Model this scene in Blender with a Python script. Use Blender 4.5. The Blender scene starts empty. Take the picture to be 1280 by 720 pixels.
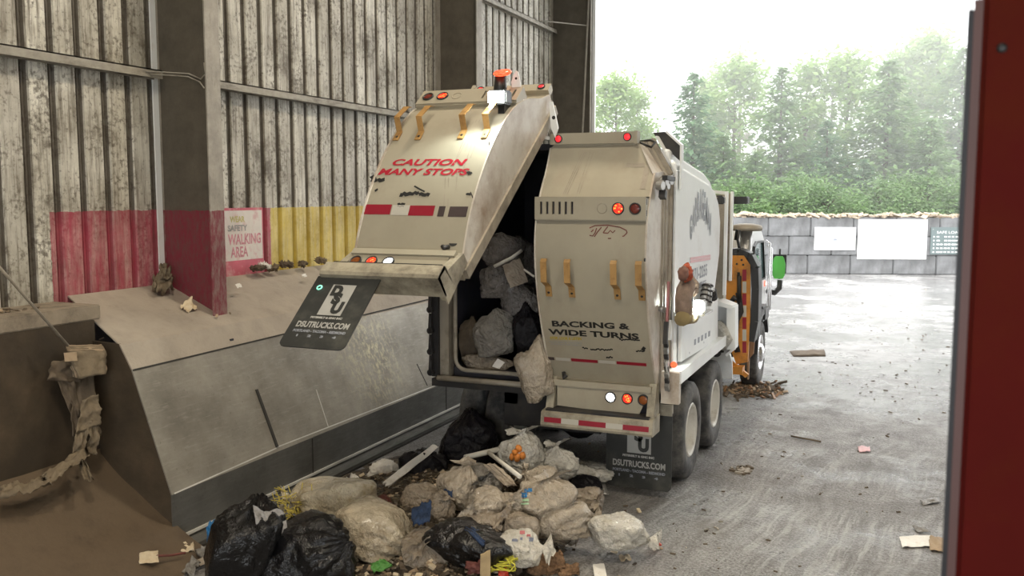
import bpy, bmesh, math, random
from mathutils import Vector, Matrix, noise, Euler
PI = math.pi
scene = bpy.context.scene
C = scene.collection
rnd = random.Random(7)

# ------------------------------------------------------------------ camera
F_PX, PITCH, YAW, CAM_H = 1150.0, 0.1004, 0.3987, 3.013
FWD = Vector((-math.sin(YAW) * math.cos(PITCH), math.cos(YAW) * math.cos(PITCH), -math.sin(PITCH)))
RGT = Vector((math.cos(YAW), math.sin(YAW), 0))
UPV = RGT.cross(FWD)
ORI = Vector((0, 0, CAM_H))


def at(u, v, axis, val):
    """the point of the plane axis = val seen at pixel u, v of the photograph (used to survey real positions)"""
    d = FWD + RGT * ((u - 640) / F_PX) - UPV * ((v - 360) / F_PX)
    return ORI + d * ((val - ORI[axis]) / d[axis])


def G(u, v, z=0.0):
    return at(u, v, 2, z)


def mpp(p):
    """metres per pixel at a point"""
    return (Vector(p) - ORI).dot(FWD) / F_PX


# ------------------------------------------------------------------ node materials
def new_mat(name):
    m = bpy.data.materials.new(name)
    m.use_nodes = True
    nt = m.node_tree
    return m, nt, nt.nodes['Principled BSDF']


def N(nt, t, **kw):
    n = nt.nodes.new(t)
    for k, v in kw.items():
        setattr(n, k, v)
    return n


def rgba(c):
    return (c[0], c[1], c[2], 1)


def ramp(nt, fac, stops):
    r = N(nt, 'ShaderNodeValToRGB')
    e = r.color_ramp.elements
    e[0].position, e[0].color = stops[0][0], rgba(stops[0][1])
    e[1].position, e[1].color = stops[1][0], rgba(stops[1][1])
    for p, c in stops[2:]:
        x = e.new(p)
        x.color = rgba(c)
    nt.links.new(fac, r.inputs[0])
    return r.outputs[0]


def coords(nt, scale=(1, 1, 1)):
    tc = N(nt, 'ShaderNodeTexCoord')
    mp = N(nt, 'ShaderNodeMapping')
    mp.inputs['Scale'].default_value = scale
    nt.links.new(tc.outputs['Object'], mp.inputs[0])
    return mp.outputs[0]


def tex(nt, vec, scale, detail=4, rough=.6):
    n = N(nt, 'ShaderNodeTexNoise')
    n.inputs['Scale'].default_value = scale
    n.inputs['Detail'].default_value = detail
    n.inputs['Roughness'].default_value = rough
    nt.links.new(vec, n.inputs['Vector'])
    return n.outputs[0]


def mix(nt, fac, a, b, mode='MIX'):
    m = N(nt, 'ShaderNodeMix', data_type='RGBA', blend_type=mode)
    for i, s in ((0, fac), (6, a), (7, b)):
        if isinstance(s, (int, float)):
            m.inputs[i].default_value = s
        elif isinstance(s, tuple):
            m.inputs[i].default_value = rgba(s)
        else:
            nt.links.new(s, m.inputs[i])
    return m.outputs[2]


def math_node(nt, op, a, b=None, clamp=False):
    n = N(nt, 'ShaderNodeMath', operation=op, use_clamp=clamp)
    for i, s in ((0, a), (1, b)):
        if s is None:
            continue
        if isinstance(s, (int, float)):
            n.inputs[i].default_value = s
        else:
            nt.links.new(s, n.inputs[i])
    return n.outputs[0]


def bump(nt, b, h, strength=.3, dist=.02):
    n = N(nt, 'ShaderNodeBump')
    n.inputs['Strength'].default_value = strength
    n.inputs['Distance'].default_value = dist
    nt.links.new(h, n.inputs['Height'])
    nt.links.new(n.outputs[0], b.inputs['Normal'])
    return n


def mat(name, col, rough=.5, metal=0.0, var=.12, scale=3.0, dirt=None, dirt_amt=.5, dscale=2.0, dstretch=(1, 1, 1), bmp=0.0, bscale=20.0, spec=None, trans=0.0):
    """a paint / plastic / metal with mottled colour and optional patches of dirt"""
    m, nt, b = new_mat(name)
    vec = coords(nt)
    f = tex(nt, vec, scale, 5)
    lo = tuple(max(0, c * (1 - var)) for c in col)
    hi = tuple(min(1, c * (1 + var)) for c in col)
    c = ramp(nt, f, [(.3, lo), (.7, hi)])
    if dirt:
        v2 = coords(nt, dstretch)
        d = tex(nt, v2, dscale, 8, .7)
        k = ramp(nt, d, [(.62 - .3 * dirt_amt, (0, 0, 0)), (.86 - .2 * dirt_amt, (1, 1, 1))])
        c = mix(nt, k, c, dirt)
    nt.links.new(c, b.inputs['Base Color'])
    b.inputs['Roughness'].default_value = rough
    b.inputs['Metallic'].default_value = metal
    if spec is not None:
        b.inputs['Specular IOR Level'].default_value = spec
    if trans:
        b.inputs['Transmission Weight'].default_value = trans
    if bmp:
        bump(nt, b, tex(nt, vec, bscale, 6, .65), bmp)
    return m


def glow(name, col, strength, base=(.3, .05, .03), edge=None):
    m, nt, b = new_mat(name)
    vec = coords(nt)
    v = N(nt, 'ShaderNodeTexVoronoi')
    v.inputs['Scale'].default_value = 45
    nt.links.new(vec, v.inputs['Vector'])
    b.inputs['Base Color'].default_value = rgba(base)
    b.inputs['Roughness'].default_value = .2
    b.inputs['Emission Color'].default_value = rgba(col)
    if edge:
        nt.links.new(ramp(nt, v.outputs['Distance'], [(.15, col), (.5, edge)]), b.inputs['Emission Color'])
    st = ramp(nt, v.outputs['Distance'], [(.1, (1, 1, 1)), (.75, (.35, .35, .35))])
    nt.links.new(math_node(nt, 'MULTIPLY', st, strength), b.inputs['Emission Strength'])
    return m


def plastic(name, col, var=.3, rough=.25, bmp=.7, dirt=None, dirt_amt=.45, sheen=.5, trans=0.0, alpha=1.0, dscale=7.0):
    """thin crinkled film of a rubbish bag: sharp creases from ridged noise"""
    m, nt, b = new_mat(name)
    vec = coords(nt)
    f = tex(nt, vec, 5, 6, .65)
    lo = tuple(c * (1 - var) for c in col)
    hi = tuple(min(1, c * (1 + var)) for c in col)
    c = ramp(nt, f, [(.3, lo), (.7, hi)])
    if dirt:
        d = tex(nt, vec, dscale, 8, .7)
        k = ramp(nt, d, [(.62 - .3 * dirt_amt, (0, 0, 0)), (.86 - .2 * dirt_amt, (1, 1, 1))])
        c = mix(nt, k, c, dirt)
    nt.links.new(c, b.inputs['Base Color'])
    b.inputs['Roughness'].default_value = rough
    b.inputs['Specular IOR Level'].default_value = sheen
    if trans:
        b.inputs['Transmission Weight'].default_value = trans
    b.inputs['Alpha'].default_value = alpha
    n1 = tex(nt, vec, 11, 4, .55)
    r1 = math_node(nt, 'ABSOLUTE', math_node(nt, 'SUBTRACT', n1, .5))
    n2 = tex(nt, coords(nt, (1, 1.7, .7)), 26, 4, .55)
    r2 = math_node(nt, 'ABSOLUTE', math_node(nt, 'SUBTRACT', n2, .5))
    h = math_node(nt, 'ADD', r1, math_node(nt, 'MULTIPLY', r2, .5))
    bump(nt, b, h, bmp, .14)
    b.inputs['Coat Weight'].default_value = .3 if col[0] > .05 else 0.0
    b.inputs['Coat Roughness'].default_value = .18
    return m


# ------------------------------------------------------------------ mesh builder
class MB:
    def __init__(s):
        s.v, s.f, s.m, s.sm = [], [], [], []

    def add(s, verts, faces, mi=0, smooth=False):
        o = len(s.v)
        s.v += [tuple(v) for v in verts]
        s.f += [tuple(i + o for i in f) for f in faces]
        s.m += [mi] * len(faces)
        s.sm += [smooth] * len(faces)
        return s

    def box(s, x0, x1, y0, y1, z0, z1, mi=0, M=None, bev=0.0):
        if bev:
            bm = bmesh.new()
            bmesh.ops.create_cube(bm, size=1)
            for v in bm.verts:
                v.co = Vector((x0 + (v.co.x + .5) * (x1 - x0), y0 + (v.co.y + .5) * (y1 - y0), z0 + (v.co.z + .5) * (z1 - z0)))
            bmesh.ops.bevel(bm, geom=list(bm.edges), offset=bev, segments=2, affect='EDGES')
            return s.bm(bm, mi, M)
        vs = [Vector(p) for p in ((x0, y0, z0), (x1, y0, z0), (x1, y1, z0), (x0, y1, z0), (x0, y0, z1), (x1, y0, z1), (x1, y1, z1), (x0, y1, z1))]
        if M:
            vs = [M @ v for v in vs]
        return s.add(vs, [(0, 3, 2, 1), (4, 5, 6, 7), (0, 1, 5, 4), (1, 2, 6, 5), (2, 3, 7, 6), (3, 0, 4, 7)], mi)

    def bm(s, bm, mi=0, M=None, smooth=False):
        bm.verts.index_update()
        vs = [M @ v.co if M else v.co.copy() for v in bm.verts]
        fs = [[v.index for v in f.verts] for f in bm.faces]
        bm.free()
        return s.add(vs, fs, mi, smooth)

    def prism(s, poly, axis, a, b, mi=0, fn=None):
        """poly: 2D points; extruded along axis from a to b. axis 0: poly=(y,z); 1: (x,z); 2: (x,y)"""
        def P(p, t):
            q = [0, 0, 0]
            q[axis] = t
            o = [i for i in range(3) if i != axis]
            q[o[0]], q[o[1]] = p
            return fn(q) if fn else q
        n = len(poly)
        vs = [P(p, a) for p in poly] + [P(p, b) for p in poly]
        fs = [tuple(range(n))[::-1], tuple(range(n, 2 * n))] + [(i, (i + 1) % n, (i + 1) % n + n, i + n) for i in range(n)]
        return s.add(vs, fs, mi)

    def tube(s, pts, r, n=8, mi=0, cap=True, smooth=True):
        pts = [Vector(p) for p in pts]
        rs = r if isinstance(r, (list, tuple)) else [r] * len(pts)
        vs, fs = [], []
        u = None
        for i, p in enumerate(pts):
            t = (pts[min(i + 1, len(pts) - 1)] - pts[max(i - 1, 0)])
            if t.length < 1e-9:
                t = Vector((0, 0, 1))
            t.normalize()
            if u is None:
                u = t.orthogonal().normalized()
            else:
                u = (u - t * u.dot(t))
                u = u.normalized() if u.length > 1e-6 else t.orthogonal().normalized()
            w = t.cross(u)
            for k in range(n):
                a = 2 * PI * k / n
                vs.append(p + (u * math.cos(a) + w * math.sin(a)) * rs[i])
        for i in range(len(pts) - 1):
            for k in range(n):
                fs.append((i * n + k, i * n + (k + 1) % n, (i + 1) * n + (k + 1) % n, (i + 1) * n + k))
        if cap:
            fs.append(tuple(range(n))[::-1])
            fs.append(tuple(range((len(pts) - 1) * n, len(pts) * n)))
        return s.add(vs, fs, mi, smooth)

    def bar(s, p, q, w, t, up=(0, 0, 1), mi=0):
        """rectangular bar from p to q, w wide (across), t thick (along up)"""
        p, q = Vector(p), Vector(q)
        d = (q - p).normalized()
        up = Vector(up)
        side = d.cross(up)
        side = side.normalized() if side.length > 1e-6 else d.orthogonal().normalized()
        up = side.cross(d)
        vs = [e + side * (w / 2 * a) + up * (t / 2 * b) for e in (p, q) for a, b in ((-1, -1), (1, -1), (1, 1), (-1, 1))]
        return s.add(vs, [(3, 2, 1, 0), (4, 5, 6, 7), (0, 1, 5, 4), (1, 2, 6, 5), (2, 3, 7, 6), (3, 0, 4, 7)], mi)

    def disc(s, c, nrm, r, depth=.02, n=24, mi=0, dome=0.0):
        c, nrm = Vector(c), Vector(nrm).normalized()
        u = nrm.orthogonal().normalized()
        w = nrm.cross(u)
        ring = lambda rr, h: [c + nrm * h + (u * math.cos(2 * PI * k / n) + w * math.sin(2 * PI * k / n)) * rr for k in range(n)]
        vs = ring(r, -depth) + ring(r, 0) + ring(r * .6, dome * .8) + [c + nrm * dome]
        fs = []
        for j in (0, 1):
            fs += [(j * n + k, j * n + (k + 1) % n, (j + 1) * n + (k + 1) % n, (j + 1) * n + k) for k in range(n)]
        fs += [(2 * n + k, 2 * n + (k + 1) % n, 3 * n) for k in range(n)]
        fs += [tuple(range(n))[::-1]]
        return s.add(vs, fs, mi)

    def ring(s, c, nrm, prof, n=48, mi=0, smooth=True):
        """lathe: prof is a closed loop of (radius, offset along nrm)"""
        c, nrm = Vector(c), Vector(nrm).normalized()
        u = nrm.orthogonal().normalized()
        w = nrm.cross(u)
        m = len(prof)
        vs = [c + nrm * h + (u * math.cos(2 * PI * k / n) + w * math.sin(2 * PI * k / n)) * r for k in range(n) for r, h in prof]
        fs = [(k * m + j, k * m + (j + 1) % m, ((k + 1) % n) * m + (j + 1) % m, ((k + 1) % n) * m + j) for k in range(n) for j in range(m)]
        return s.add(vs, fs, mi, smooth)

    def build(s, name, mats, parent=None, fix=True):
        me = bpy.data.meshes.new(name)
        me.from_pydata(s.v, [], s.f)
        for m in (mats if isinstance(mats, (list, tuple)) else [mats]):
            me.materials.append(m)
        me.polygons.foreach_set('material_index', s.m)
        me.polygons.foreach_set('use_smooth', s.sm)
        if fix:
            bm = bmesh.new()
            bm.from_mesh(me)
            bmesh.ops.recalc_face_normals(bm, faces=bm.faces)
            bm.to_mesh(me)
            bm.free()
        me.update()
        o = bpy.data.objects.new(name, me)
        C.objects.link(o)
        if parent:
            put_under(o, parent)
        return o


def world_loc(o):
    p = Vector((0, 0, 0))
    while o:
        p += o.location
        o = o.parent
    return p


def put_under(o, parent):
    o.location = Vector(o.location) - world_loc(parent)
    o.parent = parent
    return o


def tag(o, label=None, cat=None, group=None, kind=None):
    for k, v in (('label', label), ('category', cat), ('group', group), ('kind', kind)):
        if v:
            o[k] = v
    return o


def thing(name, loc, label, cat, group=None):
    o = bpy.data.objects.new(name, None)
    C.objects.link(o)
    o.location = loc
    o.empty_display_size = .2
    return tag(o, label, cat, group)


def recentre(o):
    """move a lone mesh object's origin to the middle of its base"""
    vs = o.data.vertices
    xs = [v.co for v in vs]
    c = Vector((sum(p.x for p in xs) / len(xs), sum(p.y for p in xs) / len(xs), min(p.z for p in xs)))
    for v in vs:
        v.co -= c
    o.location = c
    return o


def struct(o):
    o['kind'] = 'structure'
    return o


def text_mb(body, fn, size=1.0, sx=1.0, shear=0.0, fat=0.0, align='LEFT', spacing=1.0, mi=0, mb=None):
    """lettering as a mesh: fn maps each flat point (x, y) to a place on a surface"""
    cu = bpy.data.curves.new('lettering', 'FONT')
    cu.body, cu.size, cu.shear, cu.offset, cu.align_x, cu.space_character = body, size, shear, fat, align, spacing
    cu.resolution_u = 3
    o = bpy.data.objects.new('lettering', cu)
    C.objects.link(o)
    bpy.context.view_layer.update()
    me = bpy.data.meshes.new_from_object(o.evaluated_get(bpy.context.evaluated_depsgraph_get()))
    mb = mb or MB()
    mb.add([fn(v.co.x * sx, v.co.y) for v in me.vertices], [tuple(p.vertices) for p in me.polygons], mi)
    bpy.data.objects.remove(o)
    bpy.data.curves.remove(cu)
    bpy.data.meshes.remove(me)
    return mb


def text_fit(body, x0, x1, h, fn, **kw):
    """lettering stretched to run from x0 to x1 with capitals h high; fn(x, y) places it"""
    size = h / .72
    probe = text_mb(body, lambda x, y: (x, y, 0), size=size, **kw)
    lo, hi = min(v[0] for v in probe.v), max(v[0] for v in probe.v)
    k = (x1 - x0) / (hi - lo)
    return text_mb(body, lambda x, y: fn(x0 + (x - lo) * k, y), size=size, **kw)


cam = bpy.data.cameras.new('camera')
cam.sensor_width, cam.lens = 36, 36 * F_PX / 1280
cam.clip_start, cam.clip_end = .05, 400
cam_o = bpy.data.objects.new('camera', cam)
C.objects.link(cam_o)
cam_o.location = ORI
cam_o.rotation_euler = (PI / 2 - PITCH, 0, YAW)
cam.dof.use_dof = True
cam.dof.focus_distance = 10
cam.dof.aperture_fstop = 6.0
scene.camera = cam_o

SKY, EXPO = 4.4, 0.0
HALL_FILL = (270, 230, 260, 110, 170)

# ------------------------------------------------------------------ materials
M = {}
M['white'] = mat('white_truck_paint', (.80, .82, .82), .32, var=.03, dirt=(.55, .52, .47), dirt_amt=.22, dscale=1.5)
M['cream'] = mat('dimmed_tailgate_paint', (.385, .352, .272), .42, var=.06, dirt=(.33, .28, .21), dirt_amt=.38, dscale=1.8, dstretch=(1, 1, .6))  # beige from dirt plus dim warm light on rear faces, put into the colour
M['cream_bright'] = mat('cream_side_plate_paint', (.64, .60, .53), .38, var=.06, dirt=(.30, .21, .14), dirt_amt=.62, dscale=2.2)
M['cream_dirty'] = mat('grimy_cream_steel', (.42, .38, .29), .5, var=.12, dirt=(.10, .085, .065), dirt_amt=.6, dscale=4)
M['rail'] = mat('dusty_rail_steel', (.34, .30, .24), .5, var=.15, dirt=(.10, .085, .065), dirt_amt=.4, dscale=4)
M['black_steel'] = mat('black_greasy_steel', (.022, .021, .022), .55, var=.3, dirt=(.06, .05, .04), dirt_amt=.4, dscale=5)
M['dark_void'] = mat('dark_hollow_shade', (.035, .035, .05), .6, var=.3, dirt=(.07, .06, .05), dirt_amt=.4)  # near-black colour stands for the shade inside hollows
M['rubber'] = mat('black_flap_rubber', (.032, .034, .033), .5, var=.2, dirt=(.10, .10, .085), dirt_amt=.35, dscale=3)
M['tyre'] = mat('tyre_rubber', (.045, .045, .047), .75, var=.25, dirt=(.20, .19, .17), dirt_amt=.75, dscale=5, bmp=.3)
M['rim'] = mat('dusty_white_rim', (.68, .66, .60), .4, var=.1, dirt=(.30, .25, .18), dirt_amt=.5, dscale=6)
M['chrome'] = mat('bright_wheel_metal', (.72, .72, .73), .18, 1.0, var=.08)
M['red_ink'] = mat('red_lettering', (.42, .015, .035), .45, var=.1)
M['black_ink'] = mat('black_lettering', (.02, .02, .02), .45, var=.1)
M['grey_ink'] = mat('grey_lettering', (.28, .30, .34), .45, var=.15)
M['pale_ink'] = mat('pale_lettering', (.42, .42, .40), .5, var=.1)
M['pink_ink'] = mat('faded_pink_stripe', (.72, .42, .44), .45, var=.1)
M['yellow_ink'] = mat('yellow_lettering', (.45, .34, .05), .5, var=.15)
M['tape_red'] = mat('red_reflective_tape', (.30, .012, .03), .35, var=.12)
M['tape_white'] = mat('white_reflective_tape', (.52, .50, .44), .35, var=.08)
M['tape_dark'] = mat('worn_tape', (.045, .03, .03), .6, var=.4)
M['tan'] = mat('tan_rusty_bracket', (.42, .245, .085), .5, var=.2, dirt=(.20, .09, .03), dirt_amt=.4, dscale=14)
M['bezel'] = mat('black_light_bezel', (.02, .02, .02), .4)
M['lens_dull'] = mat('unlit_red_lens', (.16, .03, .02), .2, var=.2, scale=40)
M['lens_amber_dull'] = mat('unlit_amber_lens', (.26, .08, .02), .2, var=.2, scale=40)
M['glow_red'] = glow('lit_red_lens', (1, .02, .04), 2.2)
M['glow_brake'] = glow('lit_brake_lens', (1, .22, .03), 4.0, edge=(1, .012, .008))
M['glow_orange'] = glow('lit_orange_lens', (1, .09, .03), 3.5)
M['glow_white'] = glow('lit_reverse_lens', (.93, .97, 1), 9.0, (.8, .8, .8))
M['glow_work'] = glow('work_light_lens', (.96, 1.0, .93), 120.0, (.8, .8, .8))
M['orange_paint'] = mat('orange_lift_paint', (.62, .25, .03), .45, var=.15, dirt=(.13, .07, .03), dirt_amt=.5, dscale=5)
M['brown_paint'] = mat('brown_splash_plate', (.36, .20, .10), .5, var=.15, dirt=(.2, .13, .08), dirt_amt=.4)
M['glass'] = mat('dark_cab_glass', (.10, .16, .16), .08, var=.1)
M['green_reflection'] = mat('painted_green_reflection', (.12, .55, .10), .3, var=.1)  # green reflection painted onto the mirror face
M['steel'] = mat('brushed_grey_steel', (.42, .42, .41), .38, .7, var=.15)


def brushed_plate(name, base, dark, pale, painted_glint=None, rough=.45):
    m, nt, b = new_mat(name)
    v = coords(nt)
    c = ramp(nt, tex(nt, v, 1.1, 7, .65), [(.3, dark), (.5, base), (.72, pale)])
    sc = tex(nt, coords(nt, (7, 1.1, 9)), 5, 6, .7)
    c = mix(nt, ramp(nt, sc, [(.55, (0, 0, 0)), (.72, (.55, .55, .55))]), c, pale)
    sp = tex(nt, v, 34, 3, .5)
    c = mix(nt, ramp(nt, sp, [(.66, (0, 0, 0)), (.72, (.6, .6, .6))]), c, dark)
    if painted_glint:  # highlight painted into the plate's base colour
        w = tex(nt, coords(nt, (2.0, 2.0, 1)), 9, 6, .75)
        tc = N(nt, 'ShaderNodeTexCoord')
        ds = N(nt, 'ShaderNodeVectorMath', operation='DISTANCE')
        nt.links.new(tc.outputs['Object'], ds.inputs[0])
        ds.inputs[1].default_value = painted_glint[0]
        near = ramp(nt, ds.outputs['Value'], [(.15, (1, 1, 1)), (painted_glint[2], (0, 0, 0))])
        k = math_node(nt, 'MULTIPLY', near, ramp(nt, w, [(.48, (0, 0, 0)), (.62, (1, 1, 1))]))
        c = mix(nt, k, c, painted_glint[1])
    nt.links.new(c, b.inputs['Base Color'])
    nt.links.new(ramp(nt, sc, [(.4, (rough + .15,) * 3), (.7, (rough - .12,) * 3)]), b.inputs['Roughness'])
    b.inputs['Metallic'].default_value = .25
    bump(nt, b, tex(nt, v, 14, 8, .7), .25, .01)
    return m


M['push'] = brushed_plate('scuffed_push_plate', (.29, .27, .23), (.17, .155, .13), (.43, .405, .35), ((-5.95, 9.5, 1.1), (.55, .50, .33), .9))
M['kick'] = brushed_plate('dark_kick_plate', (.125, .125, .115), (.08, .08, .07), (.19, .19, .18))
M['ledge'] = mat('dusty_ledge_plate', (.40, .35, .29), .8, var=.12, scale=6, dirt=(.24, .21, .17), dirt_amt=.45, dscale=3, bmp=.3, bscale=30)
M['pit'] = mat('brown_caked_steel', (.070, .050, .030), .75, var=.4, scale=2, dirt=(.035, .025, .015), dirt_amt=.65, dscale=1.6, bmp=.4, bscale=8)
M['pit_floor'] = mat('brown_caked_slope', (.125, .088, .054), .85, var=.3, scale=2.5, dirt=(.06, .042, .026), dirt_amt=.55, dscale=2.5, bmp=.5, bscale=9)
M['sill'] = mat('dirty_concrete_sill', (.30, .25, .19), .9, var=.2, scale=6, dirt=(.12, .095, .07), dirt_amt=.5, dscale=5, bmp=.4)
M['weld'] = mat('bright_worn_seam', (.72, .71, .67), .4, .2, var=.15)
M['seam'] = mat('dark_plate_seam', (.035, .032, .028), .8)


def column_mat(name, web):
    m, nt, b = new_mat(name)
    v = coords(nt)
    c = ramp(nt, tex(nt, v, 4, 7, .7), [(.3, tuple(x * .7 for x in web)), (.7, tuple(x * 1.25 for x in web))])
    st = tex(nt, coords(nt, (6, 6, .9)), 6, 6, .75)
    c = mix(nt, ramp(nt, st, [(.58, (0, 0, 0)), (.72, (.7, .7, .7))]), c, (.06, .052, .042))
    sep = N(nt, 'ShaderNodeSeparateXYZ')
    nt.links.new(v, sep.inputs[0])
    edge = math_node(nt, 'ADD', sep.outputs[2], math_node(nt, 'MULTIPLY', tex(nt, v, 12, 4), .05))
    red = math_node(nt, 'LESS_THAN', edge, 2.885)
    wear = ramp(nt, tex(nt, coords(nt, (3, 3, 1)), 9, 7, .7), [(.42, (.9, .9, .9)), (.72, (.25, .25, .25))])
    c = mix(nt, math_node(nt, 'MULTIPLY', red, wear), c, (.20, .016, .036))
    nt.links.new(c, b.inputs['Base Color'])
    b.inputs['Roughness'].default_value = .65
    bump(nt, b, tex(nt, v, 30, 5), .15)
    return m


M['col_web'] = column_mat('grey_brown_column_steel', (.095, .082, .062))
M['col_flange'] = column_mat('pale_column_flange', (.36, .335, .29))
M['girt'] = mat('dusty_girt_steel', (.36, .335, .28), .6, var=.2, scale=8, dirt=(.13, .11, .085), dirt_amt=.45, dscale=8, dstretch=(1, .3, 1))


def wall_mat():
    """painted metal siding: bare grimy sheet above, a red band then a yellow band along the foot"""
    m, nt, b = new_mat('grimy_corrugated_siding')
    v = coords(nt)
    sep = N(nt, 'ShaderNodeSeparateXYZ')
    nt.links.new(v, sep.inputs[0])
    blotch = tex(nt, v, 1.3, 7, .7)
    base = ramp(nt, blotch, [(.34, (.17, .15, .115)), (.44, (.56, .535, .455)), (.62, (.84, .82, .73))])
    streak = tex(nt, coords(nt, (1, 9, .55)), 2.6, 7, .75)
    base = mix(nt, ramp(nt, streak, [(.48, (0, 0, 0)), (.66, (.9, .9, .9))]), base, (.15, .125, .09))
    spots = math_node(nt, 'ADD', math_node(nt, 'MULTIPLY', tex(nt, coords(nt, (1, 1, 1)), 21, 5, .65), .62), math_node(nt, 'MULTIPLY', tex(nt, v, 2.3, 5, .7), .42))
    base = mix(nt, ramp(nt, spots, [(.53, (0, 0, 0)), (.63, (.8, .8, .8))]), base, (.09, .072, .05))
    # panel to panel differences
    pan = N(nt, 'ShaderNodeTexWhiteNoise', noise_dimensions='1D')
    nt.links.new(math_node(nt, 'FLOOR', math_node(nt, 'DIVIDE', sep.outputs[1], .292)), pan.inputs['W'])
    base = mix(nt, ramp(nt, pan.outputs[0], [(0, (.0, .0, .0)), (1, (.45, .45, .45))]), base, (.16, .135, .10))
    # darker colour in the grooves of the sheet
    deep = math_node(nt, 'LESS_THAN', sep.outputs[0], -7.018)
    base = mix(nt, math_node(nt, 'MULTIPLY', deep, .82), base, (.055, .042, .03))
    edge = math_node(nt, 'ADD', sep.outputs[2], math_node(nt, 'MULTIPLY', tex(nt, v, 10, 4), .04))
    low = math_node(nt, 'LESS_THAN', edge, 2.885)
    y = math_node(nt, 'ADD', sep.outputs[1], math_node(nt, 'MULTIPLY', tex(nt, v, 9, 4), .05))
    red = math_node(nt, 'MULTIPLY', low, math_node(nt, 'MULTIPLY', math_node(nt, 'GREATER_THAN', y, 6.01), math_node(nt, 'LESS_THAN', y, 9.14)))
    yel = math_node(nt, 'MULTIPLY', low, math_node(nt, 'GREATER_THAN', y, 9.14))
    wr = ramp(nt, tex(nt, coords(nt, (1, 4, .5)), 4, 7, .7), [(.36, (.95, .95, .95)), (.75, (.40, .40, .40))])
    redc = ramp(nt, blotch, [(.35, (.24, .018, .04)), (.65, (.50, .075, .12))])
    yelc = ramp(nt, blotch, [(.35, (.50, .36, .04)), (.65, (.72, .56, .10))])
    base = mix(nt, math_node(nt, 'MULTIPLY', red, wr), base, redc)
    base = mix(nt, math_node(nt, 'MULTIPLY', yel, wr), base, yelc)
    nt.links.new(base, b.inputs['Base Color'])
    b.inputs['Roughness'].default_value = .55
    b.inputs['Metallic'].default_value = .0
    bump(nt, b, spots, .2, .01)
    return m


M['siding'] = wall_mat()


def ground_mat():
    m, nt, b = new_mat('wet_gritty_yard')
    v = coords(nt)
    sep = N(nt, 'ShaderNodeSeparateXYZ')
    nt.links.new(v, sep.inputs[0])
    big = tex(nt, v, .45, 6, .65)
    mid = tex(nt, v, 2.2, 7, .7)
    fine = tex(nt, v, 46, 6, .75)
    grit = N(nt, 'ShaderNodeTexVoronoi')
    grit.inputs['Scale'].default_value = 26
    nt.links.new(v, grit.inputs['Vector'])
    c = ramp(nt, mid, [(.30, (.19, .183, .176)), (.52, (.29, .28, .272)), (.74, (.39, .38, .37))])
    c = mix(nt, ramp(nt, fine, [(.40, (.85, .85, .85)), (.54, (0, 0, 0))]), c, (.07, .066, .062))
    c = mix(nt, ramp(nt, fine, [(.58, (0, 0, 0)), (.66, (.8, .8, .8))]), c, (.52, .51, .50))
    # tyre tracks: curved bands of finer dark and pale lines
    wob = math_node(nt, 'MULTIPLY', tex(nt, coords(nt, (.35, .35, 1)), 1.0, 3), 1.3)
    mp = N(nt, 'ShaderNodeCombineXYZ')
    nt.links.new(math_node(nt, 'MULTIPLY', math_node(nt, 'ADD', math_node(nt, 'ADD', sep.outputs[0], math_node(nt, 'MULTIPLY', wob, .6)), math_node(nt, 'MULTIPLY', sep.outputs[1], -.14)), 7.5), mp.inputs[0])
    nt.links.new(math_node(nt, 'MULTIPLY', sep.outputs[1], .55), mp.inputs[1])
    trk = tex(nt, mp.outputs[0], 1.6, 6, .7)
    c = mix(nt, math_node(nt, 'MULTIPLY', ramp(nt, trk, [(.48, (0, 0, 0)), (.62, (.75, .75, .75))]), ramp(nt, big, [(.40, (.15, .15, .15)), (.55, (1, 1, 1))])), c, (.46, .45, .44))
    c = mix(nt, ramp(nt, trk, [(.30, (.7, .7, .7)), (.44, (0, 0, 0))]), c, (.12, .108, .098))
    c = mix(nt, ramp(nt, tex(nt, v, 1.0, 8, .75), [(.50, (0, 0, 0)), (.66, (.7, .7, .7))]), c, (.125, .112, .10))
    # the ground turns paler towards the open yard beyond the doorway
    out = ramp(nt, math_node(nt, 'ADD', math_node(nt, 'MULTIPLY', sep.outputs[1], .05), math_node(nt, 'MULTIPLY', mid, .25)), [(.62, (0, 0, 0)), (1.0, (1, 1, 1))])
    pale = ramp(nt, mid, [(.34, (.22, .215, .21)), (.5, (.40, .395, .385)), (.7, (.52, .51, .50))])
    c = mix(nt, math_node(nt, 'MULTIPLY', out, .8), c, pale)
    # moisture: puddles and damp film
    wet = math_node(nt, 'ADD', math_node(nt, 'MULTIPLY', big, .75), math_node(nt, 'MULTIPLY', mid, .35))
    wet = math_node(nt, 'ADD', wet, math_node(nt, 'MULTIPLY', out, .10))
    wf = ramp(nt, wet, [(.545, (0, 0, 0)), (.66, (1, 1, 1))])
    c = mix(nt, math_node(nt, 'MULTIPLY', wf, .35), c, (.09, .088, .085))
    nt.links.new(c, b.inputs['Base Color'])
    nt.links.new(ramp(nt, wf, [(0, (.62, .62, .62)), (1, (.13, .13, .13))]), b.inputs['Roughness'])
    h = math_node(nt, 'ADD', math_node(nt, 'MULTIPLY', fine, .5), math_node(nt, 'MULTIPLY', grit.outputs['Distance'], .5))
    h = math_node(nt, 'ADD', h, math_node(nt, 'MULTIPLY', trk, .5))
    h = math_node(nt, 'MULTIPLY', h, math_node(nt, 'SUBTRACT', 1.0, math_node(nt, 'MULTIPLY', wf, .8)))
    bump(nt, b, h, .7, .04)
    return m


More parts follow.
